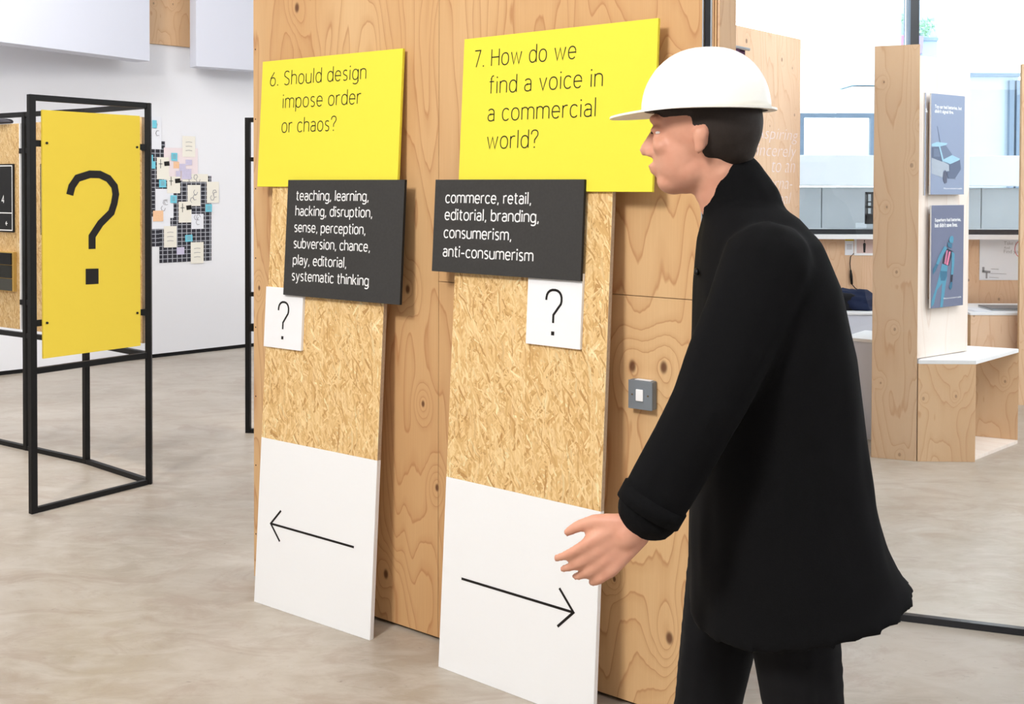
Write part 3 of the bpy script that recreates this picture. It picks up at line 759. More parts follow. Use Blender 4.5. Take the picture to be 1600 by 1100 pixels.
coat = [('loft', rings), ('limb', [sh+Vector((.01, .03, -.01)), sh, el, wr+(el-wr)*.12], [.085, .082, .064, .054]),
        ('limb', [sh2+Vector((0, -.03, -.01)), sh2, el2, wr2+(el2-wr2)*.12], [.085, .082, .064, .054]),
        ('limb', [(.425, 1.95, 1.50), (.405, 1.95, 1.545)], [.078, .068])]
def coatmat():
    n = N('black_wool', .95, .12); v = n.coords()
    n.color(n.mix(n.noise(v, 400, 2), srgb(9, 9, 10), srgb(18, 18, 20))); n.bump(n.noise(v, 500, 2), .3, .0006); return n.m
cm = coatmat()
def folds(co):
    k = .5+.5*min(1, max(0, (1.4-co.z)/.5))
    return k*(.007*noise.noise(Vector((co.x*9, co.y*9, co.z*2.2)))+.004*noise.noise(Vector((co.x*20, co.y*20, co.z*9))))
ct = bake('coat', coat, cm, per, .009, 4, folds, M_=IP); ct['label'] = 'long black wool coat'
# cuffs, back seam and buttons give it its make
for (p, q) in ((el, wr), (el2, wr2)):
    d = (q-p).normalized(); c0_ = q-d*.05
    MB().tube([c0_-base, c0_+d*.028-base], [.058, .0575], 20).obj('cuff', cm, ct, T(*base) if False else Matrix.Translation(base), smooth=True)
for z in (1.38, 1.26, 1.14, 1.02):
    blob('button', M['steel'], ct, Matrix.Translation((.338, 1.93, z)), .005, .010, .010, 0, 0, 2)
tr = bake('trousers', [('limb', [(.490, 1.865, .86), (.535, 1.86, .50), (.650, 1.86, .17)], [.090, .066, .058]), ('limb', [(.435, 2.035, .86), (.378, 2.04, .50), (.308, 2.04, .15)], [.090, .064, .056])], paint('black_trousers', srgb(20, 20, 22), .9, .2, 300, .15), per, .008, 4, M_=IP)
for (p, q, r_) in (((.665, 1.86, .10), (.55, 1.86, .034), 0), ((.33, 2.04, .052), (.13, 2.04, .047), 1)):
    p, q = Vector(p), Vector(q); m_ = p.lerp(q, .5)
    an = Vector((.655, 1.86, .17)) if not r_ else Vector((.308, 2.04, .14))
    sh_ = bake('shoe', [('limb', [p, m_, q], [.045, .040, .034]), ('limb', [an, p], [.046, .046])], paint('black_leather', srgb(18, 18, 18), .35), per, .006, 3, M_=IP)

# ================================================================== LEFT: FOLDING DISPLAY FRAME
HF, PW = 1.965, .03
def frame_thing(nodes, label, extra=None):
    """posts at nodes, three rails along each leg"""
    t = empty('display_frame', T(*nodes[0]), label, 'display frame'); o0 = Vector(nodes[0])
    for i, p in enumerate(nodes):
        q = Vector(p)-o0; d = (Vector(nodes[min(i+1, len(nodes)-1)])-Vector(nodes[max(i-1, 0)]))
        R_ = Frame(q, d)
        MB().box(-PW/2, PW/2, -PW/2, PW/2, 0, HF).obj('post', M['steel'], t, R_.mat(), bevel=.002)
    for p, q in zip(nodes, nodes[1:]):
        Fr, L = between(Vector(p)-o0, Vector(q)-o0)
        for z0, hh in ((0, .026), (.655, .028), (HF-.028, .028)):
            MB().box(PW/2, L-PW/2, -.013, .013, z0, z0+hh).obj('rail', M['steel'], t, Fr.mat(), bevel=.0015)
    return t
A = ground(52, 802); B = ground(233, 756); C = ground(135, 724); D = ground(42, 703)
Eo = D+(D-C)
df = frame_thing([A, B, C, D, Eo], 'black steel folding display frame carrying the yellow question mark panel')
FA, LA = between(A, B)
dloc = T(*A).inverted()
q = [FA.uv(x, y, .02) for x, y in [(67, 169), (219, 183.5), (219.5, 541), (66.5, 560)]]
x0, x1, z0, z1 = (q[0].x+q[3].x)/2, (q[1].x+q[2].x)/2, (q[2].y+q[3].y)/2, (q[0].y+q[1].y)/2
MB_ = MB().box(x0, x1, -.02, -.008, z0, z1).obj('yellow_panel', M['yellow2'], df, dloc @ FA.mat(), bevel=.001)
MB_['label'] = 'yellow panel, shade painted into it, with large black question mark'
mb = MB(); off = .0212
mb.ribbon([FA.uv(x, y, off) for x, y in [(109, 304.5), (112.5, 291), (121, 278.5), (140.5, 272.2), (156, 272.6), (169.5, 279), (179, 291), (181, 303.5), (178.5, 318), (174, 332), (157, 349), (144, 369), (144, 389)]], .037, -off)
p = [FA.uv(x, y, off) for x, y in [(133.9, 420), (154, 419.5), (154, 443.5), (133.9, 444.6)]]
mb.quad([(k.x, -off, k.y) for k in reversed(p)])
mb.obj('question_mark', M['ink'], MB_)
for px, py in ((73, 223.5), (214, 230), (73.5, 504.5), (214.5, 489)):
    c = FA.uv(px, py, off); MB().prism([(c.x+.006*cos(k*pi/4), c.y+.006*sin(k*pi/4)) for k in range(8)], -.025, -.0205).obj('bolt', M['ink'], MB_)
for py_l, py_r in ((224, 230), (505, 487)):
    for s_, px, py in ((0, 57, py_l), (1, 229, py_r)):
        c = FA.uv(px, py)
        a, b = (PW/2, x0+.05) if s_ == 0 else (x1-.05, LA-PW/2)
        MB().box(a, b, -.008, .006, c.y-.015, c.y+.015).obj('bracket', M['steel'], df, dloc @ FA.mat(), bevel=.001)
# strand board panels of the other leaves
def leaf_panel(P, Q, z0, z1, u0, u1, plaque=None, extra=None):
    Fr, L = between(P, Q); Ml = dloc @ Fr.mat()
    o = MB().box(u0, u1, -.008, .008, z0, z1, 0, 1).obj('strand_board_panel', [M['osb2'], M['osb_edge']], df, Ml, bevel=.001)
    for z in (z0+.16, z1-.16):
        for a, b in ((PW/2, u0+.06), (u1-.06, L-PW/2)):
            MB().box(a, b, .008, .018, z-.015, z+.015).obj('bracket', M['steel'], df, Ml, bevel=.001)
            MB().box(a if a < .1 else u1-.0, (u0 if a < .1 else b), -.012, .008, z-.015, z+.015).obj('bracket', M['steel'], df, Ml)
    return o, Fr
# leaves run from D to C to B when read left to right
for (P, Q, has) in ((D, C, 1), (C, B, 0), (Eo, D, 1)):
    Fr, L = between(P, Q)
    z1 = Fr.uv(30, 193).y if P is Eo else Fr.uv(62, 191).y if P is D else Fr.uv(222, 183).y
    z0 = Fr.uv(30, 514).y if P is Eo else Fr.uv(60, 517.5).y if P is D else Fr.uv(223, 536).y
    o, Fr = leaf_panel(P, Q, z0, z1, .045, L-.045)
    if has:
        # dark plaque with pale border, and below it a smaller dark swatch
        if P is Eo: a = Fr.uv(20.5, 363, .02); b = Fr.uv(20.5, 256, .02); xr = a.x; xl = xr-.33
        else: a = Fr.uv(63, 367, .02); b = Fr.uv(63, 256, .02); xl = a.x; xr = min(xl+.33, L-.08)
        pl = MB().box(xl, xr, -.018, -.0082, a.y, b.y).obj('plaque', M['grey_edge'], o); pl['label'] = 'dark plaque with thin white border'
        mb = MB(); y = -.0186; g_ = .011
        mb.ribbon([(xl+g_, a.y+g_), (xr-g_, a.y+g_), (xr-g_, b.y-g_), (xl+g_, b.y-g_), (xl+g_, a.y+g_-.003)], .006, y)
        zd = a.y+(b.y-a.y)*.28
        mb.ribbon([(xl+g_, zd), (xr-g_, zd)], .006, y)
        if P is Eo:
            c = Fr.uv(2.5, 317, .02); write(mb, '4', c.x, c.y, .022, .03, .006, y)
            c = Fr.uv(8.5, 349, .02); mb.ribbon([(c.x, c.y), (c.x+.018, c.y)], .005, y); mb.ribbon([(c.x+.009, c.y+.012), (c.x, c.y), (c.x+.009, c.y-.012)], .005, y)
        mb.obj('lettering', M['white_ink'], o)
        if P is Eo:
            a = Fr.uv(21, 456, .03); b = Fr.uv(21, 394, .03)
            MB().box(a.x-.3, a.x, -.03, -.0082, a.y, b.y).obj('shelf_box', paint('oak_lip', srgb(196, 160, 90), .7), o, bevel=.001)['label'] = 'shallow wooden tray holding dark cards'
            for k, (f0, f1, cc) in enumerate(((.02, .32, 70), (.34, .66, 34), (.68, .97, 14))):
                MB().box(a.x-.29, a.x-.012, -.033-.002*k, -.0302, a.y+(b.y-a.y)*f0, a.y+(b.y-a.y)*f1).obj('card', paint('dark_card', srgb(cc, cc, cc-6 if cc > 20 else cc), .6), o)
    if P is Eo:
        MB().box(L-.045, L-.036, -.01, .01, z0, z1).obj('edge_strip', M['white'], o)
# something dark rolled on top of the left leaf
Fr, L = between(Eo, D); q = Fr.uv(18, 192, 0)
t = empty('bundle', Fr.mat(q.x, .0, q.y), 'dark grey rounded bundle lying on top of the leftmost strand board panel', 'bundle')
blob('cloth', paint('dark_grey_cloth', srgb(62, 60, 66), .8, .2, 40), t, T(-.10, 0, -.001), .11, .03, .022, 2.2, .15, 3)
# far frame beside the partition
P1 = ground(388, 676); P2 = P1+Vector((.42, -.5, 0)).normalized()*.65
P2 = P1 + (Vector((.9, -.12, 0))).normalized()*.65
df2 = frame_thing([P1, P2], 'far black steel display frame partly hidden by the plywood partition')
Fr, L = between(P1, P2)
z1 = Fr.uv(394, 207).y; z0 = Fr.uv(394, 500).y
po = MB().box(.05, L-.05, -.01, .01, z0, z1).obj('display_panel', M['pink'], df2, T(*P1).inverted() @ Fr.mat(), bevel=.001)
for py in (249, 459.5, 514):
    z = Fr.uv(388, py).y; MB().box(PW/2, .1, -.013 if py != 514 else -.013, .013, z-.013, z+.013).obj('bracket', M['steel'], df2, T(*P1).inverted() @ Fr.mat())

# ================================================================== HIGH WALL BOXES ON THE LEFT
def wallbox(name, label, px0, py0, px1, py1, h, dep, mat, topz=4.2):
    a = ground(px0, py0, h); b = ground(px1, py1, h)
    Fr, L = between((a.x, a.y, h), (b.x, b.y, h))
    t = empty(name, Fr.mat(), label, 'wall panel')
    MB().box(0, L, 0, dep, 0, topz-h).obj('casing', mat, t, bevel=.002)
    return t
wallbox('wall_panel', 'large white box panel high on the wall, left of the plywood', -260, 32, 234, 95.5, 2.60, .18, M['panel_paint'])
wallbox('wall_panel', 'white box panel high on the wall, right of the plywood square', 306.5, 103.5, 440, 113, 2.60, .16, M['panel_paint'])
a = wl.uv(235, 68, .03); b = wl.uv(304, 74, .03)
t = empty('wall_panel', wl.mat(a.x, -.03, (a.y+b.y)/2), 'bare plywood panel between the two high white box panels', 'wall panel')
MB().box(-.05, b.x-a.x+.05, 0, .028, 0, 1.2, 0, 1).obj('plywood_sheet', [M['ply_pale2'], M['ply_edge']], t, bevel=.001)

# ================================================================== PINNED PAPERS
def matgrid():
    n = N('cutting_mat_grid', .7, .2); c = n.n('ShaderNodeSeparateXYZ', i_0=n.coords())
    def line(v, per, wd): return n.math('LESS_THAN', n.math('FRACT', n.math('DIVIDE', n.math('ADD', v, 10.0), per)), wd)
    m = n.math('MAXIMUM', line(c.outputs[0], .046, .16), line(c.outputs[2], .038, .16))
    n.color(n.mix(m, srgb(52, 52, 60), srgb(176, 178, 186))); return n.m
M['mat'] = matgrid()
grp = 'papers pinned on the white wall'
layer = [0]
def pin(name, label, cat, x0, y0, x1, y1, mat, lay, mark=None, tilt=0.0):
    off = .0015+lay*.0016
    a = wl.uv(x0, y1, off); b = wl.uv(x1, y0, off); wd, hh = b.x-a.x, b.y-a.y
    if hh <= 0 or wd <= 0: return
    t = empty(name, wl.mat(a.x, 0, a.y) @ Matrix.Rotation(tilt, 4, 'Y'), label, cat)
    mb = MB(); n_ = 4      # slightly curled sheet
    for i in range(n_):
        for s0, s1 in ((i/n_, (i+1)/n_),):
            c0, c1 = .004*(s0-.5)**2, .004*(s1-.5)**2
            mb.quad([(wd*s0, -off-c0, 0), (wd*s1, -off-c1, 0), (wd*s1, -off-c1, hh), (wd*s0, -off-c0, hh)])
    o = mb.obj('sheet', mat, t)
    if mark:
        mk = MB(); random.seed(int(x0*7+y0))
        y = -off-.0025
        if mark == 'lines':
            for k in range(3):
                z = hh*(.3+.2*k); mk.ribbon([(wd*.25, z), (wd*.5, z+.004), (wd*.75, z)], .004, y)
        elif mark == 'sketch':
            for k in range(3):
                p = (wd*random.uniform(.3, .7), hh*random.uniform(.2, .8)); pts = [(p[0]+.02*cos(a_*1.1+k), p[1]+.025*sin(a_*1.1+k)) for a_ in range(5)]
                mk.ribbon(pts, .005, y)
        elif mark == 'block':
            cx, cz = wd*.62, hh*.6; mk.quad([(cx, y, cz), (cx+.05, y, cz+.005), (cx+.045, y, cz+.045), (cx-.005, y, cz+.04)])
            mk.ribbon([(wd*.15, cz+.02), (wd*.45, cz+.02)], .005, y); mk.ribbon([(wd*.3, cz-.02), (wd*.3, cz+.06)], .005, y)
        mk.obj('drawing', M['pencil'] if mark != 'block' else M['ink'], t)
    return t
pin('grid_mat', 'tall dark gridded mat at the left of the pinned papers', 'mat', 222, 221, 258, 386, M['mat'], 0)
pin('grid_mat', 'large dark gridded mat under the lower pinned papers', 'mat', 249, 275, 330, 411, M['mat'], 1)
pin('paper_sheet', 'large pale pink sheet carrying the small photographs', 'paper', 256, 232, 309, 282, M['pink'], 2)
P_ = [
 ('topmost white sheet with a blue note on it', 237, 183, 252, 233, 'paper', 3, 'sketch'),
 ('cream sheet pair topmost at the right, above the photographs', 285, 213, 305, 245, 'cream', 3, 'lines'),
 ('cream sheet with black blot and cross beside the pink sheet', 245, 246, 264, 280, 'cream', 4, 'block'),
 ('cream sheet with small black square, below the black blot sheet', 261, 276, 281.5, 302, 'cream', 5, 'block'),
 ('large white sheet at left beside the frame post', 243, 295, 271, 341, 'paper', 4, 'sketch'),
 ('white sheet under the peach print', 237, 338, 266, 358, 'paper', 3, None),
 ('cream sheet in the middle of the large mat', 293, 289, 313, 322, 'cream', 4, 'sketch'),
 ('cream sheet with drawn fan shape near the mat centre', 279, 315, 299, 348, 'cream', 5, 'block'),
 ('cream sheet overhanging the right edge of the mat', 323, 284, 342, 317, 'cream', 4, 'sketch'),
 ('wide cream sheet along the top of the large mat', 285, 272, 325, 284, 'cream', 3, 'sketch'),
 ('curled white sheet right of the fan drawing', 299, 334, 318, 358, 'paper', 6, 'sketch'),
 ('cream sheet low at the left of the large mat', 256, 353, 276, 387, 'cream', 4, 'lines'),
 ('cream sheet lowest, overlapping the bottom of the mat', 298, 378, 318, 412, 'cream', 4, 'lines')]
for lab, x0, y0, x1, y1, m_, lay, mk in P_:
    pin('paper_sheet', lab, 'paper', x0, y0, x1, y1, M[m_], lay, mk)
for lab, x0, y0, x1, y1, m_, lay in [
 ('largest lilac photograph at the foot of the pink sheet', 284, 264, 299, 280, 'lilac', 5), ('small lilac photograph above the mat bottom edge', 276, 386, 288, 398, 'lilac', 5),
 ('middle lilac photograph on the pink sheet', 280, 256, 290, 267, 'lilac', 4), ('right upper lilac photograph on the pink sheet', 290, 249.6, 300, 258, 'lilac', 4),
 ('reddish photograph at left on the pink sheet', 271, 253, 280, 263, 'orange', 3), ('smallest lilac photograph touching the cream sheet', 275, 267, 282, 276, 'lilac', 6),
 ('square peach patterned print beside the frame post', 239, 329, 255, 346, 'orange', 6)]:
    pin('photograph', lab, 'photo', x0, y0, x1, y1, M[m_], lay)
for lab, x0, y0, x1, y1 in [
 ('blue sticky note on the pink sheet', 267.5, 239, 277, 251), ('blue sticky note topmost, with dark curl drawn on it', 238, 188, 245, 200),
 ('blue sticky note left of the small black square sheet', 248.6, 281, 259.6, 293), ('blue sticky note above the fan drawing', 266, 305, 276, 317),
 ('blue sticky note at the right edge of the mat', 321, 319, 331, 331), ('blue sticky note lowest, low on the large mat', 289.6, 367, 301, 378),
 ('lower of two blue sticky notes touching the frame post', 236, 252, 243, 263.5), ('upper of two blue sticky notes touching the frame post', 234, 242, 239, 252)]:
    pin('sticky_note', lab, 'note', x0, y0, x1, y1, M['cyan'], 8, 'lines' if x1-x0 > 8 else None, random.uniform(-.05, .05))

# ================================================================== RIGHT: PLYWOOD FURNITURE
def slab_thing(name, label, cat, a, b, h, th, mat, z0=0.0):
    Fr, L = between(a, b)
    t = empty(name, Fr.mat(), label, cat)
    MB().box(0, L, 0, th, z0, h, 0, 1).obj('plywood_sheet', [mat, M['ply_edge']], t, bevel=.001)
    return t, Fr, L
# panel seen through the glass, with the hanging banner on it
za, zb = 5.75, 6.42
pa = Vector(((1124-800)/FPX*za, za, 0)); pb = Vector(((1249.5-800)/FPX*zb, zb, 0))
t, FP, LP = slab_thing('plywood_panel_stand', 'tall pale plywood panel with white italic lettering behind the visitor', 'panel', pa, pb, 2.44, .05, M['ply_far'])
MB().box(LP-.3, LP-.02, .05, .4, 0, .04).obj('foot', M['ply_edge'], t)
for txt, (x0, y0), (x1, y1), hh in [('Aspiring', (1180, 215.5), (1247, 214), 19), ('sincerely', (1174, 243.5), (1244, 242), 21), ('to an', (1206, 269), (1242, 268), 17),
                                    ('interna-', (1181, 295), (1238, 293), 18), ('tional', (1197, 319), (1236, 318), 18)]:
    a = FP.uv(x0, y0+(6 if txt[0] in 'As' else 0), .001); b = FP.uv(x1, y1, .001)
    bfont('lettering', txt, M['pink'], t, T(a.x, -.0012, a.y), .05, (b.x-a.x), shear=.25, weight=-.0009, height=(hh+(5 if txt[0] in 'As' else 0))/FPX*6.2)
q = [FP.uv(x, y, .03) for x, y in [(1131.5, 70), (1167.5, 74), (1171, 430), (1129, 430)]]
bn = empty('banner', FP.mat(q[0].x, -.0, q[3].y), 'dark blue hanging cloth banner with white capitals reading downwards', 'banner')
wd = q[1].x-q[0].x; hh = q[0].y-q[3].y
mb = MB(); NN = 12
for i in range(NN):
    for j in range(16):
        f = lambda a, b: (wd*a, -.025-.008*sin(a*9+b*3)-.004*sin(a*23), hh*b)
        a0, a1, b0, b1_ = i/NN, (i+1)/NN, j/16, (j+1)/16
        mb.quad([f(a0, b0), f(a1, b0), f(a1, b1_), f(a0, b1_)])
def bannermat():
    n = N('banner_cloth', .8, .1); c = n.n('ShaderNodeSeparateXYZ', i_0=n.coords())
    s_ = n.noise(n.scale(n.coords(), (1, 1, .35)), 2.2, 2)
    n.color(n.mix(n.ramp(s_, [(.45, (0, 0, 0)), (.62, (1, 1, 1))]), srgb(52, 66, 108), srgb(96, 48, 52))); return n.m
mb.obj('cloth', bannermat(), bn, smooth=True)
MB().tube([(-.02, -.03, hh), (wd+.02, -.03, hh)], .009).obj('rod', M['silver'], bn)
for k, (txt, uu, top, ln) in enumerate([('NATIONAL', .16, .55, .42), ('THIRD', .42, .40, .26), ('AND', .62, .34, .16), ('INTERNATIONAL', .86, .66, .62), ('BETTER OR USE', .88, .96, .44), ('OF THE', .5, .60, .22)]):
    Mr = T(wd*uu-.02, -.042, hh*top) @ Matrix.Rotation(pi/2, 4, 'Y')
    if txt == 'OF THE': Mr = T(wd*.28, -.042, hh*.455)
    bfont('lettering', txt, M['white_soft'], bn, Mr, .05, .11 if txt == 'OF THE' else hh*ln*.72, height=.036)
# tall column, its side panel and posters
cA, cB = ground(1361, 714.5), ground(1431.5, 721)
t, FC, LC = slab_thing('plywood_column', 'tall knotty plywood upright in front of the poster panel', 'panel', cA, cB, 2.345, .018, M['ply_pale'])
pA = Vector((cB.x+.006, cB.y+.02, 0)); pB = Vector((2.70, 6.24, 0))
sp, FS, LS = slab_thing('poster_stand', 'whitened plywood panel above the bench carrying three posters', 'panel', pA, pB, 2.285, .018, M['ply_white'], .578)
MB().box(LS-.02, LS, .019, .12, .578, 2.285).obj('stiffener', M['ply_edge'], sp)
def poster(label, TL, TR, BR, BL, off, mat):
    q = [FS.uv(x, y, off) for x, y in (TL, TR, BR, BL)]
    x0, x1, z0, z1 = (q[0].x+q[3].x)/2, (q[1].x+q[2].x)/2, (q[2].y+q[3].y)/2, (q[0].y+q[1].y)/2
    if x0 < .004: x0 = .004
    t = empty('poster', FS.mat(x0, 0, z0), label, 'poster')
    w_, h_ = x1-x0, z1-z0
    MB().box(0, w_, -off, -off+.010, 0, h_, 0, 1).obj('board', [mat, M['white']], t, bevel=.0008)
    if w_ > .1: MB().box(.03, w_-.03, -off+.0105, -.0003, .05, h_-.05).obj('spacer', M['ply_edge'], t)
    return t, w_, h_, x0, z0
M['poster'] = paint('slate_blue_print', srgb(142, 155, 180), .5, .04, 2)
M['poster2'] = paint('slate_print', srgb(112, 118, 142), .5, .04, 2)
OFF = .035
def lettering(t, txt, x, z, width, mat='white_ink', wgt=.0012, hgt=None, off=OFF):
    bfont('lettering', txt, M[mat], t, T(x, -off-.0008, z), .05, width, weight=wgt, height=hgt)
t1, w_, h_, X0, Z0 = poster('upper slate-blue poster with a small wrecked toy car', (1455, 146.5), (1508, 149.5), (1506, 303), (1454, 305), OFF, M['poster'])
lettering(t1, 'Toy car had batteries, but', w_*.10, h_*.845, w_*.80, hgt=.026)
lettering(t1, "didn't signal fire.", w_*.10, h_*.80, w_*.56, hgt=.026)
lettering(t1, 'What your smoke alarm is capable.', w_*.38, h_*.05, w_*.56, hgt=.011, wgt=.0006)
def pp(F, px, py, x0, z0, off): v = F.uv(px, py, off); return (v.x-x0, v.y-z0)
def printpoly(t, name, F, pts, mat, X0, Z0, lay, off=OFF):
    mb = MB(); y = -off-.0006-.0004*lay
    mb.quad([(a, y, b) for a, b in (pp(F, x, yy, X0, Z0, off) for x, yy in pts)]); return mb
def printpic(t, name, F, polys, X0, Z0, cols, off=OFF):
    mb = MB()
    for k, (pts, ci) in enumerate(polys):
        y = -off-.0006-.0002*k
        mb.quad([(a, y, b) for a, b in (pp(F, x, yy, X0, Z0, off) for x, yy in pts)], ci)
    mb.obj(name, [paint('print_%d' % i, c, .6, .1, 60) for i, c in enumerate(cols)], t)
cs = lambda L: [(1420+x/6.11, 140+y/6.11) for x, y in L]
printpic(t1, 'car_picture', FS, [
 (cs([(268, 350), (274, 350), (306, 525), (298, 528)]), 0),
 (cs([(216, 640), (330, 690), (385, 720), (385, 780), (330, 770), (320, 840), (216, 800)]), 1),
 (cs([(216, 550), (290, 545), (320, 690), (216, 650)]), 0),
 (cs([(238, 560), (280, 565), (300, 640), (238, 640)]), 3),
 (cs([(216, 520), (265, 500), (370, 512), (350, 530), (290, 545), (216, 540)]), 2),
 (cs([(290, 545), (350, 530), (415, 625), (330, 665)]), 3),
 (cs([(285, 545), (297, 543), (335, 685), (320, 690)]), 2),
 (cs([(320, 670), (410, 625), (485, 660), (460, 695), (400, 712), (335, 690)]), 2),
 (cs([(385, 715), (485, 670), (495, 760), (440, 845), (370, 850), (360, 780), (385, 780)]), 0),
 (cs([(325, 790), (345, 765), (362, 800), (360, 890), (340, 895), (325, 860)]), 4)],
 X0, Z0, [srgb(96, 108, 132), srgb(168, 178, 190), srgb(160, 200, 220), srgb(112, 126, 150), srgb(90, 96, 116)])
t2, w_, h_, X0, Z0 = poster('lower slate poster with a teal jointed mannequin', (1455, 322), (1506, 319), (1505, 475), (1454.5, 484), OFF, M['poster2'])
lettering(t2, 'Superhero had batteries,', w_*.10, h_*.83, w_*.80, hgt=.026)
lettering(t2, "but didn't save lives.", w_*.10, h_*.785, w_*.70, hgt=.026)
lettering(t2, 'What your smoke alarm is capable.', w_*.38, h_*.075, w_*.56, hgt=.011, wgt=.0006)
cs = lambda L: [(1420+x*.1727, 310+y*.1727) for x, y in L]
printpic(t2, 'figure_picture', FS, [
 (cs([(285, 655), (330, 660), (320, 740), (255, 830), (225, 960), (203, 985), (205, 930), (250, 790)]), 0),
 (cs([(305, 730), (345, 700), (330, 800), (305, 985), (282, 985), (295, 850)]), 0),
 (cs([(285, 650), (345, 655), (345, 700), (325, 745), (290, 745), (280, 700)]), 1),
 (cs([(300, 590), (350, 610), (345, 660), (285, 655)]), 0),
 (cs([(325, 440), (400, 480), (360, 610), (300, 590)]), 2),
 (cs([(338, 470), (352, 470), (335, 595), (318, 590)]), 3),
 (cs([(362, 480), (376, 482), (352, 605), (336, 600)]), 4),
 (cs([(320, 430), (345, 450), (300, 530), (265, 600), (245, 590), (270, 520)]), 0),
 (cs([(245, 590), (265, 600), (238, 660), (215, 690), (215, 640)]), 1),
 (cs([(385, 480), (410, 500), (408, 590), (398, 690), (378, 690), (385, 590)]), 0),
 (cs([(378, 750), (392, 760), (388, 805), (372, 830), (360, 800)]), 1), (cs([(378, 690), (396, 690), (390, 755), (374, 755)]), 2),
 (cs([(345, 395), (390, 410), (385, 450), (350, 440)]), 1),
 (cs([(370, 345), (392, 338), (402, 360), (395, 405), (370, 400), (358, 380)]), 0)],
 X0, Z0, [srgb(84, 150, 176), srgb(58, 112, 140), srgb(44, 50, 66), srgb(200, 120, 150), srgb(226, 128, 160)])
t3, w_, h_, X0, Z0 = poster('slate-blue poster mostly hidden behind the column', (1425, 143), (1447, 144.5), (1446, 305), (1425, 306), OFF, M['poster'])
lettering(t3, 's.', max(.002, w_-.05), h_*.81, .02, hgt=.022)
for k, s_ in enumerate(('and your', 'best alarm', 'capable.')): lettering(t3, s_[-5:], max(.003, w_-.045), h_*(.115-.028*k), min(.038, w_-.006), hgt=.012, wgt=.0005)
# bench box: left side board, open right end, top
P0, P1_, P2_ = ground(1432.5, 721), ground(1523.5, 722), ground(1590, 693)
P0 = P0+Vector((.003, 0, 0))
bh = .573
P3 = Vector((2.80, 6.47, 0)); P4 = Vector((P0.x+.02, 5.99, 0))
t = empty('bench', T(*P1_), 'low open-ended plywood bench with white top below the posters', 'bench')
def loc(p): return Vector(p)-P1_
P5 = P4+Vector((.28, .40, 0))
MB().slab([loc(p)[:2] for p in (P0, P1_, P2_, P3, P5)], bh-.022, bh).obj('bench_top', [paint('white_stained_ply', srgb(236, 236, 236), .6, .04, 8)], t, bevel=.001)
Fb, Lb = between(loc(P0)+Vector((0, 0, 0)), loc(P1_))
MB().box(.0, Lb, .0, .018, .0, bh-.0225, 0, 1).obj('front_board', [M['ply_pale2'], M['ply_edge']], t, Fb.mat(), bevel=.001)
MB().slab([loc(p)[:2] for p in (P1_+Vector((-.004, .02, 0)), P2_, P3, P5)], .0, .02).obj('bottom_board', M['ply_white'], t, bevel=.001)
Fb, Lb = between(loc(P5), loc(P3))
MB().box(0, Lb, -.018, 0, .021, bh-.0225, 0, 1).obj('back_board', [M['ply_pale2'], M['ply_edge']], t, Fb.mat(), bevel=.001)
Fb, Lb = between(loc(P3), loc(P2_))
MB().box(.02, Lb, .0, .018, .021, bh-.0225, 0, 1).obj('end_board', [M['ply_pale2'], M['ply_edge']], t, Fb.mat(), bevel=.001)
# white low bench and white box behind the visitor
c0 = Vector((2.05, 6.54, 0)); fr = Vector((.78, -.62, 0)).normalized(); bk = Vector((.62, .78, 0)).normalized()
t = empty('low_table', T(*c0), 'white low table between the visitor and the plywood column', 'table')
Fb = Frame((0, 0, 0), fr)
MB().box(0, .42, 0, .40, .595, .615).obj('table_top', M['white'], t, Fb.mat(), bevel=.002)
MB().box(.004, .416, .004, .396, .0, .594).obj('body', M['panel_paint'], t, Fb.mat(), bevel=.002)
t = empty('storage_box', T(1.9, 7.3, 0), 'white storage box with black clothes heaped on it', 'box')
MB().box(0, .85, 0, .5, 0, .66).obj('body', M['panel_paint'], t, bevel=.003)
MB().box(-.01, .86, -.01, .51, .661, .68).obj('lid', M['white'], t, bevel=.003)
# heap of dark clothes
M['cloth_black'] = paint('black_cloth', srgb(20, 20, 24), .9, .3, 20)
M['cloth_navy'] = paint('navy_cloth', srgb(22, 32, 60), .9, .3, 20)
t = empty('clothes_pile', T(2.28, 7.5, .681), 'heap of black and navy clothes on the white storage box', 'clothes')
blob('black_coat', M['cloth_black'], t, T(-.06, 0, 0), .24, .16, .11, 1.3); blob('navy_jacket', M['cloth_navy'], t, T(.17, .02, 0), .2, .15, .10, 5.1)
# photo print and note card on the plywood lining
YL = YW-.021
def flat(name, label, cat, px0, px1, py0, py1, mat, th=.004):
    x0, x1, z0, z1 = rect_px(px0, px1, py0, py1, YL)
    t = empty(name, T(x0, YL, z0), label, cat)
    MB().box(0, x1-x0, -th, -.0002, 0, z1-z0).obj('sheet', mat, t)
    return t, x1-x0, z1-z0
t, a, b = flat('photo_print', 'white-bordered photo of a standing person under the sill', 'photo', 1334.5, 1372, 369, 399, M['white'])
MB().box(a*.10, a*.92, -.0052, -.0042, b*.12, b*.90).obj('picture', paint('warm_print', srgb(216, 190, 184), .6, .05), t)
mb = MB(); mb.quad([(a*.38, -.0058, b*.15), (a*.46, -.0058, b*.15), (a*.48, -.0058, b*.6), (a*.42, -.0058, b*.68), (a*.36, -.0058, b*.6)]); mb.quad([(a*.40, -.0058, b*.70), (a*.44, -.0058, b*.70), (a*.44, -.0058, b*.8), (a*.40, -.0058, b*.8)]); mb.obj('figure', M['ink'], t)
t, a, b = flat('note_card', 'small white note card with yellow top strip beside the photo', 'note', 1320, 1333.5, 372, 398.5, M['paper'])
MB().box(0, a, -.0055, -.0042, b*.84, b).obj('yellow_strip', M['yellow2'], t)
mb = MB()
for k in range(4): mb.ribbon([(a*.2, b*(.6-.08*k)), (a*.8, b*(.6-.08*k))], .004, -.005)
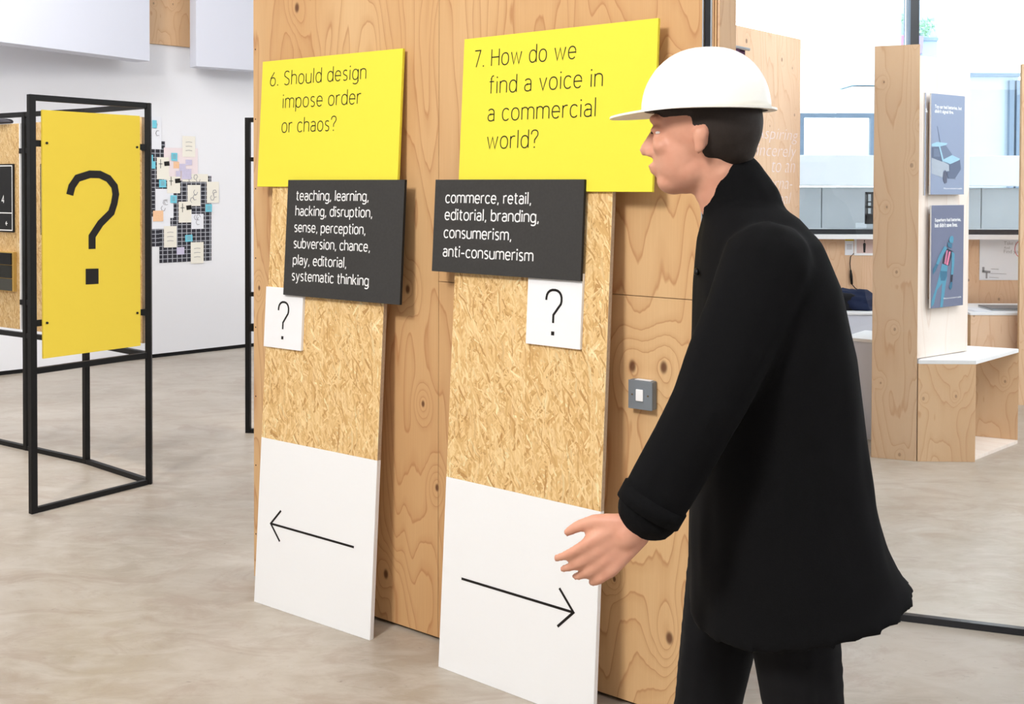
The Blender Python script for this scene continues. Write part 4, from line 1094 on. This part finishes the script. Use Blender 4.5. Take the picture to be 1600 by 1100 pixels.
mb.obj('text_lines', M['pencil'], t)
# cable with inline plug
p = [at(x, y, YL-.02) for x, y in [(1334, 396), (1329, 401), (1328, 412), (1329, 422), (1330, 432), (1331, 444), (1336, 450), (1341, 453)]]
t = empty('cable', T(*p[0]), 'thin black cable hanging down the plywood from the photo', 'cable')
MB().tube([q-p[0] for q in p], .004, 6).obj('wire', M['black'], t, smooth=True)
MB().tube([p[3]-p[0]+Vector((0, -.002, 0)), p[4]-p[0], p[5]-p[0]], [.008, .012, .009], 8).obj('plug', M['black'], t, smooth=True)
# poster sheet right
t, a, b = flat('wall_poster', 'white lettered sheet with a red ring on the plywood under the sill', 'poster', 1530, 1610, 367.5, 437.5, M['paper'])
for s_, px, py, wpx in (('Take a bow', 1568, 382.5, 36), ('And', 1568, 389, 9), ('Find your', 1568, 395.5, 30)):
    q = at(px, py, YL); bfont('lettering', s_, M['pencil'], t, T(q.x-(t.location.x), -.006, q.z-t.location.z), .05, wpx/FPX*YL, weight=-.0004)
mb = MB(); c = at(1597, 389, YL); cx, cz = c.x-t.location.x, c.z-t.location.z
mb.ribbon([(cx+.06*cos(k*pi/12), cz+.07*sin(k*pi/12)) for k in range(25)], .005, -.0058); mb.obj('red_ring', paint('red_ink', srgb(220, 90, 100), .6), t)
mb = MB()
for (x0_, y0_, x1_, y1_, wd) in ((1536, 417, 1536, 424, .018), (1534, 424, 1547, 425, .018), (1541, 425, 1541, 435, .014), (1548, 420, 1560, 421, .003), (1547, 427, 1572, 428, .003), (1545, 433, 1560, 434, .003)):
    a1, a2 = at(x0_, y0_, YL), at(x1_, y1_, YL); mb.ribbon([(a1.x-t.location.x, a1.z-t.location.z), (a2.x-t.location.x+.0001, a2.z-t.location.z)], wd, -.0058)
mb.obj('graphic', M['pencil'], t)
# plywood cabinet with white top, papers and laptop
t = empty('cabinet', T(3.31, 7.6, 0), 'plywood cabinet with white top right of the poster panel', 'cabinet')
MB().box(0, 1.5, 0, .018, .0, .625, 0, 1).obj('front_board', [M['ply_far'], M['ply_edge']], t, bevel=.001)
MB().box(0, .018, .0185, .62, .0, .625, 0, 1).obj('side_board', [M['ply_far'], M['ply_edge']], t, bevel=.001)
MB().box(-.005, 1.505, -.005, .63, .6255, .642).obj('worktop', M['white'], t, bevel=.001)
t = empty('laptop', T(3.52, 7.72, .6425), 'closed grey laptop lying on the white cabinet top', 'laptop')
MB().box(0, .34, 0, .24, 0, .011).obj('base', M['silver'], t, bevel=.003)
MB().box(0, .34, 0, .24, .0115, .018).obj('lid', paint('laptop_grey', srgb(120, 124, 130), .4), t, bevel=.003)
t = empty('paper_stack', T(3.36, 7.66, .6425), 'loose white papers beside the grey laptop', 'paper')
for k in range(3): MB().box(-.0+.01*k, .14, 0, .25, .002*k, .002*k+.0016).obj('sheet', M['paper'], t, Matrix.Rotation(.08*k, 4, 'Z'))
# slab at the right edge
a = ground(1591, 633); b = a+Vector((.9, -.05, 0))
slab_thing('plywood_panel_stand', 'pale plywood panel cut off by the right edge', 'panel', a, b, 2.42, .03, M['ply_pale'])

for o in bpy.data.objects:
    if o.name.split('.')[0] in ('lettering', 'text_lines', 'drawing', 'graphic', 'car_picture', 'figure_picture'): o['kind'] = 'stuff'
